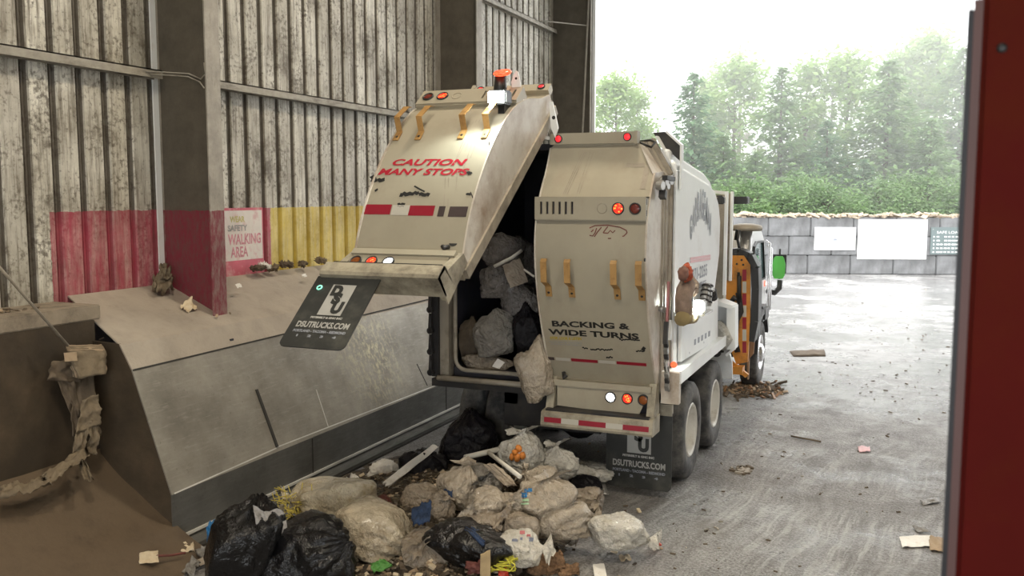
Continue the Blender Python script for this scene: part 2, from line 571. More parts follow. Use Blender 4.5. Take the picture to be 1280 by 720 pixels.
M['ground'] = ground_mat()
M['block'] = mat('grey_cast_concrete', (.20, .203, .207), .85, var=.35, scale=1.6, dirt=(.10, .10, .10), dirt_amt=.5, dscale=1.2, dstretch=(1, 1, .35), bmp=.3)
M['sign_white'] = mat('white_sign_panel', (.88, .88, .87), .5, var=.02)
M['sign_grey'] = mat('grey_green_sign_panel', (.15, .19, .19), .5, var=.05)
M['chips'] = mat('pale_wood_chips', (.46, .38, .29), .9, var=.35, scale=12)
M['bark'] = mat('tree_bark', (.12, .09, .065), .9, var=.3, bmp=.4)
M['post_red'] = mat('red_orange_post_paint', (.085, .006, .004), .65, var=.2, scale=1.4, dirt=(.10, .020, .001), dirt_amt=.5, dscale=1.0, spec=.08)
M['seal'] = mat('black_rubber_seal', (.02, .02, .025), .5)
M['post_edge'] = mat('pink_grey_post_edge', (.11, .05, .045), .5)


def leaf_mat(name, lo, hi, tl):
    m, nt, b = new_mat(name)
    v = coords(nt)
    c = ramp(nt, tex(nt, v, 2.2, 4), [(.32, lo), (.68, hi)])
    nt.links.new(c, b.inputs['Base Color'])
    b.inputs['Roughness'].default_value = .6
    t = N(nt, 'ShaderNodeBsdfTranslucent')
    nt.links.new(c, t.inputs['Color'])
    ms = N(nt, 'ShaderNodeMixShader')
    ms.inputs[0].default_value = tl
    nt.links.new(b.outputs[0], ms.inputs[1])
    nt.links.new(t.outputs[0], ms.inputs[2])
    nt.links.new(ms.outputs[0], nt.nodes['Material Output'].inputs['Surface'])
    return m


M['needles'] = leaf_mat('green_conifer_needles', (.15, .25, .11), (.29, .42, .18), .45)
M['needles_dark'] = leaf_mat('blue_green_needles', (.12, .22, .12), (.22, .36, .18), .45)
M['leaves'] = leaf_mat('pale_green_leaves', (.20, .33, .10), (.40, .52, .20), .5)
M['twigs'] = leaf_mat('bare_grey_twigs', (.30, .28, .22), (.42, .42, .30), .3)

# rubbish
M['bag_beige'] = plastic('beige_film', (.46, .40, .32), dirt=(.25, .19, .12), dirt_amt=.4)
M['bag_tan'] = plastic('tan_film', (.34, .285, .22), dirt=(.20, .14, .08), dirt_amt=.4)
M['bag_cream'] = plastic('cream_film', (.76, .69, .54), var=.12, dirt=(.42, .31, .14), dirt_amt=.5)
M['bag_stain'] = plastic('stained_cream_film', (.66, .575, .43), var=.2, dirt=(.15, .10, .05), dirt_amt=.62, dscale=4)
M['bag_white'] = plastic('white_film', (.68, .65, .58), var=.15, dirt=(.45, .40, .28), dirt_amt=.35)
M['bag_clear'] = plastic('clear_grey_film', (.60, .59, .55), var=.25, rough=.2, bmp=.7, dirt=(.35, .31, .24), dirt_amt=.4)
M['bag_grey'] = plastic('dusty_grey_film', (.27, .255, .23), var=.25, dirt=(.2, .18, .15), dirt_amt=.45)
M['bag_black'] = plastic('black_film', (.006, .006, .007), var=.3, rough=.17, bmp=.32, sheen=.55)
M['bag_soot'] = plastic('dull_black_film', (.008, .007, .010), var=.4, rough=.4, bmp=.35, sheen=.3)
M['cloth_blue'] = plastic('navy_cloth', (.02, .045, .11), rough=.7, bmp=.6)
M['film_blue'] = plastic('bright_blue_film', (.03, .20, .48), rough=.3)
M['paper_white'] = mat('white_paper', (.80, .78, .74), .8, var=.1, dirt=(.5, .45, .36), dirt_amt=.3, dscale=9)
M['paper_cream'] = mat('cream_paper', (.66, .56, .40), .8, var=.12, dirt=(.40, .28, .14), dirt_amt=.4, dscale=12)
M['card'] = mat('brown_cardboard', (.40, .30, .20), .85, var=.15, dirt=(.2, .14, .09), dirt_amt=.4, dscale=8)
M['card_grey'] = mat('grey_brown_board', (.42, .36, .29), .85, var=.2, dirt=(.2, .15, .1), dirt_amt=.5, dscale=8)
M['rag'] = mat('dusty_rag', (.20, .158, .105), .95, var=.25, scale=8, dirt=(.13, .10, .07), dirt_amt=.5, dscale=9, bmp=.5)
M['rag_dark'] = mat('dark_dusty_rag', (.13, .10, .07), .95, var=.3, scale=8, bmp=.5)
M['wood'] = mat('raw_wood_strip', (.48, .36, .20), .8, var=.2, scale=9)
M['straw'] = mat('yellow_straw', (.78, .66, .14), .8, var=.25, scale=20)
M['string'] = mat('yellow_string', (.70, .66, .08), .6)
M['red_film'] = mat('red_drawstring', (.72, .07, .035), .45)
M['green_film'] = mat('green_scrap', (.10, .30, .06), .5, var=.3)
M['net'] = mat('brown_netting', (.24, .14, .075), .85, var=.5, scale=45, bmp=.9, bscale=60)
M['pole_white'] = mat('white_plastic_pole', (.68, .66, .60), .45, var=.06)
M['maroon'] = mat('maroon_scrap', (.16, .05, .04), .7, var=.4, scale=15)


def litter_mat():
    m, nt, b = new_mat('mixed_food_waste')
    v = coords(nt)
    vo = N(nt, 'ShaderNodeTexVoronoi')
    vo.inputs['Scale'].default_value = 22
    nt.links.new(v, vo.inputs['Vector'])
    sep = N(nt, 'ShaderNodeSeparateXYZ')
    nt.links.new(vo.outputs['Color'], sep.inputs[0])
    c = ramp(nt, sep.outputs[0], [(.0, (.035, .027, .02)), (.35, (.07, .05, .035)), (.6, (.13, .095, .06)), (.85, (.22, .18, .12)), (.95, (.38, .34, .27))])
    c = mix(nt, ramp(nt, tex(nt, v, 60, 4), [(.4, (.7, .7, .7)), (.6, (0, 0, 0))]), c, (.03, .025, .018))
    nt.links.new(c, b.inputs['Base Color'])
    b.inputs['Roughness'].default_value = .7
    bump(nt, b, vo.outputs['Distance'], .8, .03)
    return m


M['litter'] = litter_mat()

M['bag_shaded'] = plastic('shaded_grey_film', (.20, .185, .175), var=.3, dirt=(.10, .09, .08), dirt_amt=.45)  # grey film darkened to put the compartment's dimness into the colour
M['bush'] = leaf_mat('soft_green_bush_leaves', (.12, .21, .09), (.24, .36, .14), .4)

# ------------------------------------------------------------------ the setting
WX = -7.0
mb = MB()
mb.add([(-40, -14, 0), (60, -14, 0), (60, 39, 0), (-40, 39, 0)], [(0, 1, 2, 3)])
struct(mb.build('floor', M['ground']))
mb = MB()
mb.add([(-90, 36, -.02), (90, 36, -.02), (90, 140, -.02), (-90, 140, -.02)], [(0, 1, 2, 3)])
struct(mb.build('ground', M['pit_floor']))

# corrugated siding: flat pans and recessed grooves, one sheet per wall bay
mb = MB()
per, y = .292, -8.76
prof = []
while y < 18.86:
    prof += [(y, 0), (y + .198, 0), (y + .214, -.045), (y + .236, -.045), (y + .242, -.030), (y + .252, -.030), (y + .258, -.045), (y + .276, -.045)]
    y += per
zs = [1.95, 2.9, 9.0]
vs = [(WX + d, yy, z) for z in zs for yy, d in prof]
n = len(prof)
mb.add(vs, [(j * n + i, j * n + i + 1, (j + 1) * n + i + 1, (j + 1) * n + i) for j in range(2) for i in range(n - 1)])
w = mb.build('wall_left', M['siding'], fix=False)
md = w.modifiers.new('thickness', 'SOLIDIFY')
md.thickness, md.offset = .004, -1
struct(w)


def column(yc, xin, zb, name='column'):
    mb = MB()
    mb.box(WX + .0, xin, yc - .007, yc + .007, zb, 9.0, 0)
    mb.box(xin - .008, xin + .008, yc - .10, yc + .10, zb, 9.0, 1)
    mb.box(WX - .0, WX + .014, yc - .10, yc + .10, zb, 9.0, 1)
    return struct(mb.build(name, [M['col_web'], M['col_flange']]))


column(1.05, -6.32, 0)
column(7.38, -6.32, 1.74)
column(13.6, -6.30, 1.72)
column(18.85, -6.12, 0)


def girt(y0, y1, z, h=.085, d=.14):
    mb = MB()
    mb.box(WX + .005, WX + d, y0, y1, z + h - .012, z + h)
    mb.box(WX + d - .006, WX + d, y0, y1, z, z + h)
    mb.box(WX + .005, WX + .03, y0, y1, z, z + h)
    return struct(mb.build('trim_girt', M['girt']))


for y0, y1 in ((1.15, 7.28), (7.48, 13.5), (13.7, 18.75)):
    girt(y0, y1, 4.17)
    girt(y0, y1, 6.42)
for yc in (7.46, 13.6):
    mb = MB()
    mb.box(WX + .003, WX + .02, yc - .19, yc - .12, 2.2, 9)
    struct(mb.build('trim_pale_strip', M['white'])) if yc < 8 else struct(mb.build('trim_pale_strip', M['col_flange']))  # pale strip on the wall beside the column
# loose wire tied across the face of the first column
mb = MB()
mb.tube([(WX + .15, 7.05, 4.22), (WX + .2, 7.3, 4.235), (WX + .4, 7.36, 4.22), (-6.45, 7.36, 4.16), (-6.36, 7.33, 4.20), (-6.325, 7.27, 4.30)], .008, 6)
mb.tube([(WX + .15, 7.1, 4.20), (WX + .4, 7.35, 4.19), (-6.45, 7.345, 4.13), (-6.335, 7.27, 4.06)], .007, 6)
tag(mb.build('tie_wire', M['girt']), 'thin loose wire stretched across the grey web of the steel column', 'wire')
# corner door guide at the end of the wall
mb = MB()
mb.tube([(-6.09, 18.76, 9), (-6.24, 18.75, 5.2), (-6.32, 18.75, 3.2), (-6.36, 18.75, 0)], .022, 8)
struct(mb.build('trim_door_guide', M['col_flange']))
mb = MB()
mb.box(-6.10, -6.04, 18.83, 18.9, 0, 9)
struct(mb.build('trim_door_edge', M['white']))
mb = MB()
mb.bar((WX + .1, 17.9, 6.55), (-6.2, 18.8, 6.55), .02, .02)
struct(mb.build('trim_brace', M['col_flange']))
mb = MB()
mb.box(WX - .1, 13, -9, 18.9, 9.0, 9.15)
struct(mb.build('ceiling', M['girt']))

# push wall: dusty ledge, leaning plate, kick plate and floor strip, cut off at a dark end
Y1 = 18.5
E0 = [(-6.99, 6.13, 2.10), (-6.14, 5.90, 1.73), (-6.02, 5.90, 1.53), (-5.61, 5.88, .48), (-5.61, 5.88, 0), (-5.45, 5.88, .012)]


def strip_faces(mb, a, b, mi, sub=1, th=.012):
    p = [a, b, (b[0], Y1, b[2]), (a[0], Y1, a[2])]
    nrm = (Vector(p[1]) - Vector(p[0])).cross(Vector(p[3]) - Vector(p[0])).normalized() * -th
    if nrm.z > 0 or nrm.x > 0:
        nrm = -nrm
    q = [tuple(Vector(x) + nrm) for x in p]
    mb.add(p + q, [(0, 1, 2, 3), (7, 6, 5, 4), (0, 4, 5, 1), (1, 5, 6, 2), (2, 6, 7, 3), (3, 7, 4, 0)], mi)


mb = MB()
strip_faces(mb, E0[0], E0[1], 0)
strip_faces(mb, E0[1], E0[2], 0)
pw = struct(mb.build('trim_ledge', M['ledge']))
mb = MB()
strip_faces(mb, E0[2], E0[3], 0)
# welded overlay plate and its seams
D = (Vector(E0[3]) - Vector(E0[2]))
OUT = Vector((.93, 0, .36))


def onplate(t, y, o=.0):
    p = Vector((E0[2][0], y, E0[2][2])) + Vector((D.x, 0, D.z)) * t + OUT.normalized() * o
    return p


def plate_hit(u, v):
    """where a pixel's ray meets the leaning plate: (t, y)"""
    d = FWD + RGT * ((u - 640) / F_PX) - UPV * ((v - 360) / F_PX)
    nn = Vector((-D.z, 0, D.x)).normalized()
    k = (Vector((E0[2][0], 0, E0[2][2])) - ORI).dot(nn) / d.dot(nn)
    p = ORI + d * k
    return (p.z - E0[2][2]) / D.z, p.y


def seam(mb, a, b, w=.012, mi=1, lift=.006):
    (t0, y0), (t1, y1) = plate_hit(*a), plate_hit(*b)
    mb.bar(onplate(t0, y0, lift * .4), onplate(t1, y1, lift * .4), w, lift, OUT, mi)


seam(mb, (166, 463), (553, 370), .014, 1)
seam(mb, (320, 487), (346, 559), .03, 1, .016)
seam(mb, (395, 487), (410, 533), .008, 2)
seam(mb, (346, 559), (575, 470), .012, 2, .004)
seam(mb, (218, 617), (346, 560), .012, 2, .003)
seam(mb, (521, 455), (534, 482), .010, 1)
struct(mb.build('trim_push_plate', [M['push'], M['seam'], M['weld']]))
mb = MB()
strip_faces(mb, E0[3], E0[4], 0)
mb.box(-5.612, -5.594, 5.95, Y1, .075, .10, 2)
for yy in (7.9, 11.0, 14.0):
    mb.box(-5.612, -5.604, yy, yy + .012, .1, .47, 1)
struct(mb.build('trim_kick_plate', [M['kick'], M['seam'], M['weld']]))
mb = MB()
mb.box(-5.61, -5.44, 5.88, Y1, 0, .05, 0)
mb.box(-5.445, -5.425, 5.88, Y1, 0, .02, 1)
struct(mb.build('trim_floor_strip', [M['kick'], M['seam']]))
mb = MB()
mb.prism([(-6.16, 1.74), (-6.03, 1.52), (-5.625, .48), (-5.625, 0), (-5.72, 0), (-6.42, .73), (-6.50, 1.75)], 1, 5.90, 5.925)
struct(mb.build('trim_end_plate', M['pit']))
mb = MB()
mb.box(-6.98, -6.05, 7.2, 7.25, 0, 1.6)
mb.box(-6.98, -6.9, 5.95, 7.25, 0, 1.95)
struct(mb.build('trim_void', M['dark_void']))  # dark sheets added for the shaded hollow under the ledge
# brown recess beside the push wall: back plate, caked slope, concrete sill
mb = MB()
mb.box(-6.6, -6.46, -8, 5.93, .5, 1.93, 0)
struct(mb.build('wall_recess', M['pit']))
mb = MB()
nx, ny = 30, 60
vs = []
for j in range(ny + 1):
    for i in range(nx + 1):
        t = i / nx
        yy = -2 + 7.93 * j / ny
        x = -6.5 + t * 1.35
        z = .80 * (1 - t) ** 1.25 + .035 * noise.noise((x * 3, yy * 2.2, 1)) * (1 - t * .4) - .01
        vs.append((x, yy, z))
mb.add(vs, [(j * (nx + 1) + i, j * (nx + 1) + i + 1, (j + 1) * (nx + 1) + i + 1, (j + 1) * (nx + 1) + i) for j in range(ny) for i in range(nx)], 0, True)
struct(mb.build('floor_slope', M['pit_floor']))
mb = MB()
mb.box(WX - .05, -6.45, -8, 6.0, 1.93, 2.06, bev=.012)
struct(mb.build('trim_sill', M['sill']))

# the red post the photographer looks past
dpt = 1.15
pc = ORI + (FWD + RGT * ((1212 - 640) / F_PX)) * dpt
Mp = Matrix.Translation((pc.x, pc.y, 0)) @ Matrix.Rotation(YAW - .44, 4, 'Z')
post = thing('machine_post', (pc.x, pc.y, 0), 'tall red and orange painted steel post close in front, edged with black rubber', 'post')
mb = MB()
mb.box(0, .24, 0, .10, 0, 4.7, M=Mp, bev=.006)
mb.build('post_body', M['post_red'], post)
mb = MB()
mb.box(-.010, 0, .0, .012, 0, 3.25, M=Mp)
mb.build('edge_strip', M['post_edge'], post)
mb = MB()
mb.box(-.0165, -.0095, .0, .012, 0, 3.24, M=Mp, bev=.002)
mb.build('rubber_seal', M['seal'], post)
mb = MB()
mb.disc(Mp @ Vector((.022, -.001, 3.19)), Mp.to_3x3() @ Vector((0, -1, 0)), .006, .004, 16, dome=.003)
mb.build('bolt', M['bezel'], post)

# painted notice on the siding
sg = thing('safety_sign', (WX + .02, 8.64, 2.10), 'faded pink and white painted notice on the siding beside the steel column', 'sign')
mb = MB()
mb.box(WX + .004, WX + .016, 8.24, 8.95, 2.03, 2.87, 0)
mb.box(WX + .016, WX + .018, 8.26, 8.93, 2.27, 2.84, 1)
mb.build('panel', [mat('faded_pink_board', (.60, .14, .19), .6, var=.2, dirt=(.72, .55, .50), dirt_amt=.35, dscale=5), mat('weathered_white_board', (.74, .69, .64), .6, var=.08, dirt=(.62, .30, .32), dirt_amt=.42, dscale=7)], sg)
on = lambda x, y: (WX + .020, x, y)
for body, x0, x1, z, h, m_ in (('WEAR', 8.36, 8.62, 2.71, .065, 'yellow_ink'), ('SAFETY', 8.32, 8.66, 2.61, .065, 'grey_ink'),
                               ('WALKING', 8.32, 8.90, 2.455, .12, 'tape_red'), ('AREA', 8.36, 8.66, 2.31, .12, 'tape_red')):
    text_fit(body, x0, x1, h, lambda x, y, z=z: on(x, z + y), fat=.004).build('lettering', mat('faded_' + m_, {'yellow_ink': (.55, .50, .22), 'grey_ink': (.36, .35, .34), 'tape_red': (.62, .27, .32)}[m_], .6, var=.3, scale=25), sg)

# ------------------------------------------------------------------ yard wall of stacked blocks
BD = Vector((math.cos(math.radians(19)), math.sin(math.radians(19)), 0))
BN = Vector((BD.y, -BD.x, 0))
P0 = G(985, 342.5)
BL, BH = 1.60, .725
rt = Matrix.Rotation(math.radians(19), 4, 'Z')
proto = None
for row, off in ((0, .72), (1, .0), (2, .80)):
    for k in range(-5, 11):
        s = off + k * BL
        org = P0 + BD * s + Vector((0, 0, row * BH))
        if proto is None:
            bm = MB().box(.006, BL - .006, 0, .75, .004, BH - .004, bev=.03)
            proto = bm.build('concrete_block', M['block'])
            o = proto
        else:
            o = proto.copy()
            C.objects.link(o)
        o.location = org
        o.rotation_euler = (0, 0, math.radians(19) + rnd.uniform(-.004, .004))
        tag(o, ('grey cast concrete block in the bottom course of the yard wall', 'grey cast concrete block in the middle course of the yard wall', 'grey cast concrete block in the top course of the yard wall')[row],
            'concrete block', ('bottom course of yard blocks', 'middle course of yard blocks', 'top course of yard blocks')[row])
        o.data = o.data if row == 0 else o.data


def wall_s(u):
    """distance along the block wall face at pixel column u"""
    d = FWD + RGT * ((u - 640) / F_PX)
    t = (P0 - ORI).dot(BN) / d.dot(BN)
    return (ORI + d * t - P0).dot(BD)


def wall_z(u, v):
    d = FWD + RGT * ((u - 640) / F_PX) - UPV * ((v - 360) / F_PX)
    t = (P0 - ORI).dot(BN) / d.dot(BN)
    return (ORI + d * t).z


def wall_board(u0, u1, v0, v1, name, m, label):
    s0, s1 = wall_s(u0), wall_s(u1)
    um = (u0 + u1) / 2
    z1, z0 = wall_z(um, v0), wall_z(um, v1)
    org = P0 + BD * ((s0 + s1) / 2) + BN * .03
    t = thing(name, (org.x, org.y, z0), label, 'sign')
    Mm = Matrix.Translation((org.x, org.y, 0)) @ rt
    mb = MB()
    hw = (s1 - s0) / 2
    mb.box(-hw, hw, -.012, .022, z0, z1, M=Mm, bev=.004)
    mb.build('panel', m, t)
    mb = MB()
    for sx in (-1, 1):
        for z in (z0 + .08, z1 - .08):
            mb.disc(Mm @ Vector((sx * (hw - .08), -.0125, z)), Mm.to_3x3() @ Vector((0, -1, 0)), .018, .004, 10)
    mb.build('fixing_bolts', M['steel'], t)
    return t, Mm, hw, z0, z1


t, Mm, hw, z0, z1 = wall_board(1015.7, 1066.8, 284, 312.5, 'notice_board', M['sign_white'], 'smaller plain white notice board with tiny marks on the yard wall')
mb = MB()
for i in range(7):
    mb.box(-hw + .16 + i * .035, -hw + .185 + i * .035, -.016, -.013, z1 - .12, z1 - .09, M=Mm)
mb.box(-.06, .08, -.016, -.013, z0 + .36, z0 + .42, M=Mm)
mb.box(-.02, .03, -.016, -.013, z0 + .42, z0 + .46, M=Mm)
mb.box(.05, .12, -.016, -.013, z0 + .52, z0 + .54, M=Mm)
mb.build('lettering', M['grey_ink'], t)
wall_board(1069.5, 1155.6, 274.5, 324, 'large_board', M['sign_white'], 'largest board, a blank bright white panel fixed to the yard wall')
t, Mm, hw, z0, z1 = wall_board(1160, 1212, 284, 318, 'rules_board', M['sign_grey'], 'grey green board with lines of white lettering on yard wall')
face = lambda zz: (lambda x, y: Mm @ Vector((x, -.0165, zz + y)))
lines = [('RULES', .16, .5), ('ALL LOADS', .10, .8), ('MUST BE', .10, .8), ('CHECKED', .10, .8), ('NO SMOKING', .08, .86), ('SLOW', .08, .7)]
zz = z1 - .24
mb = MB()
for body, h, wd in lines[:1]:
    mb = text_fit('SAFE LOADING', -hw + .22, hw - .1, .10, face(zz))
for i in range(5):
    zz -= .145
    for j in range(9):
        x0 = -hw + .22 + j * .14
        if rnd.random() < .85 and x0 + .12 < hw:
            mb.box(x0, x0 + rnd.uniform(.08, .125), -.0165, -.013, zz, zz + .05, M=Mm)
    mb.disc(Mm @ Vector((-hw + .12, -.0165, zz + .025)), Mm.to_3x3() @ Vector((0, -1, 0)), .03, .003, 10)
mb.build('lettering', M['sign_white'], t)

# chips piled along the top of the blocks
mb = MB()
for i in range(520):
    s = rnd.uniform(-7.2, 17)
    h = .05 + .10 * max(0, noise.noise((s * .9, 3, 0)) + .5)
    p = P0 + BD * s - BN * rnd.uniform(.02, .65) + Vector((0, 0, 3 * BH + rnd.uniform(0, h)))
    Mr = Matrix.Translation(p) @ Euler((rnd.uniform(-.5, .5), rnd.uniform(-.5, .5), rnd.uniform(0, 6))).to_matrix().to_4x4()
    a, b_ = rnd.uniform(.06, .2), rnd.uniform(.04, .1)
    mb.box(-a, a, -b_, b_, -.03, .035, M=Mr)
tag(mb.build('wood_chips', M['chips']), 'ragged ridge of pale wood chips along the top of the yard wall', 'wood chips', kind='stuff')

# unseen walls added to darken the hall: far side, and behind with a gap
mb = MB()
mb.box(11, 11.1, -9, 18.9, 0, 9.0)
struct(mb.build('unseen_wall_right', M['girt']))
mb = MB()
mb.box(WX, 11, -9.1, -9, 5.0, 9.0)
mb.box(WX, -3.5, -9.1, -9, 0, 5.0)
struct(mb.build('unseen_wall_back', M['girt']))

# ------------------------------------------------------------------ the lorry
TR = thing('garbage_truck', (-3.2, 12.0, 0), 'white rear loading garbage truck tipping its load, one tailgate half raised', 'truck')
XI, XO = -3.15, -2.10
SK = [(8.53, 1.20), (8.41, 1.40), (8.28, 1.66), (8.17, 1.95), (8.10, 2.20), (8.06, 2.45), (8.07, 2.70), (8.13, 2.90), (8.23, 3.08), (8.36, 3.26), (8.47, 3.48)]


def skin_y(z):
    pts = [(p[1], p[0]) for p in SK]
    if z <= pts[0][0]:
        return pts[0][1]
    if z >= pts[-1][0]:
        return pts[-1][1]
    i = max(k for k in range(len(pts) - 1) if pts[k][0] <= z)
    p0, p1, p2, p3 = pts[max(0, i - 1)], pts[i], pts[i + 1], pts[min(len(pts) - 1, i + 2)]
    t = (z - p1[0]) / (p2[0] - p1[0])
    m1 = (p2[1] - p0[1]) / (p2[0] - p0[0]) * (p2[0] - p1[0])
    m2 = (p3[1] - p1[1]) / (p3[0] - p1[0]) * (p2[0] - p1[0])
    return (2 * t ** 3 - 3 * t * t + 1) * p1[1] + (t ** 3 - 2 * t * t + t) * m1 + (-2 * t ** 3 + 3 * t * t) * p2[1] + (t ** 3 - t * t) * m2


def closed(s, y, z):
    return Vector((XI + (XO - XI) * s, y, z))


TH, HY, HZ = 0.859, 9.015, 3.911


def raised(s, y, z):
    t = min(1, max(0, (z - 1.2) / 1.9))
    t = t * t * (3 - 2 * t)
    y += .10 * t
    dy, dz = y - HY, z - HZ
    return Vector((-3.235 - .998 * s + .08 * t, HY + dy * math.cos(TH) + dz * math.sin(TH), HZ - dy * math.sin(TH) + dz * math.cos(TH)))


def px(p):
    d = Vector(p) - ORI
    z = d.dot(FWD)
    return 640 + F_PX * d.dot(RGT) / z, 360 - F_PX * d.dot(UPV) / z


def hit(P, u, v, yf=None, s=.5, z=2.0):
    """gate coordinates (s, z) of the surface y = yf(z) seen at a pixel"""
    yf = yf or skin_y
    for _ in range(40):
        f = lambda a, b: px(P(a, yf(b), b))
        u0, v0 = f(s, z)
        ua, va = f(s + 1e-3, z)
        ub, vb = f(s, z + 1e-3)
        a, b, c, d = (ua - u0) * 1e3, (ub - u0) * 1e3, (va - v0) * 1e3, (vb - v0) * 1e3
        det = a * d - b * c
        eu, ev = u - u0, v - v0
        s += .7 * (d * eu - b * ev) / det
        z += .7 * (-c * eu + a * ev) / det
        z = min(3.45, max(.7, z))
    return s, z


def s_out(z):
    return 1.0 if z < 3.2 else 1 - .16 * min(1, (z - 3.2) / .28)


def gate_box(mb, P, s0, s1, y0, y1, z0, z1, mi=0):
    c = [(s0, y0, z0), (s1, y0, z0), (s1, y1, z0), (s0, y1, z0), (s0, y0, z1), (s1, y0, z1), (s1, y1, z1), (s0, y1, z1)]
    return mb.add([P(*q) for q in c], [(0, 3, 2, 1), (4, 5, 6, 7), (0, 1, 5, 4), (1, 2, 6, 5), (2, 3, 7, 6), (3, 0, 4, 7)], mi)


def skin_patch(mb, P, s0, s1, z0, z1, mi=0, lift=.004, n=4):
    vs = []
    for i in range(n + 1):
        z = z0 + (z1 - z0) * i / n
        for s in (s0, s1):
            vs.append(P(s, skin_y(z) - lift, z))
    return mb.add(vs, [(2 * i, 2 * i + 1, 2 * i + 3, 2 * i + 2) for i in range(n)], mi)


def skin_line(mb, P, pts, w, mi=0, lift=.004):
    """thin painted or scratched line over the gate surface through (s, z) points"""
    vs = []
    for i, (s, z) in enumerate(pts):
        a, b = pts[max(0, i - 1)], pts[min(len(pts) - 1, i + 1)]
        ds, dz = b[0] - a[0], b[1] - a[1]
        L = math.hypot(ds, dz) or 1
        for k in (-.5, .5):
            ss, zz = s - dz / L * w * k, z + ds / L * w * k
            vs.append(P(ss, skin_y(zz) - lift, zz))
    return mb.add(vs, [(2 * i, 2 * i + 1, 2 * i + 3, 2 * i + 2) for i in range(len(pts) - 1)], mi)


def lamp(P, s, y, z, r, lit, parent, name='tail_light', out=(0, -1, 0)):
    c = P(s, y, z)
    n = (P(s, y - 1, z) - P(s, y, z)).normalized()
    b = MB().ring(c, n, [(r * .86, -.02), (r * 1.08, -.02), (r * 1.08, .012), (r * .86, .016)], 28)
    o = b.build(name, M['bezel'], parent)
    MB().disc(c + n * .006, n, r * .88, .02, 28, dome=.008).build('lens', M[lit], o)
    return o


def gate_text(P, body, s0, z0, s1, z1, h, m_, parent, flip=False, **kw):
    """letters along the line (s0, z0) - (s1, z1) of the gate surface"""
    L = abs(s1 - s0)

    def fn(x, y):
        t = x / 1.0
        s = s0 + (s1 - s0) * t
        z = z0 + (z1 - z0) * t + y
        return P(s, skin_y(z) - .0035, z)
    return text_fit(body, 0.0, 1.0, h, fn, **kw).build('lettering', m_, parent)


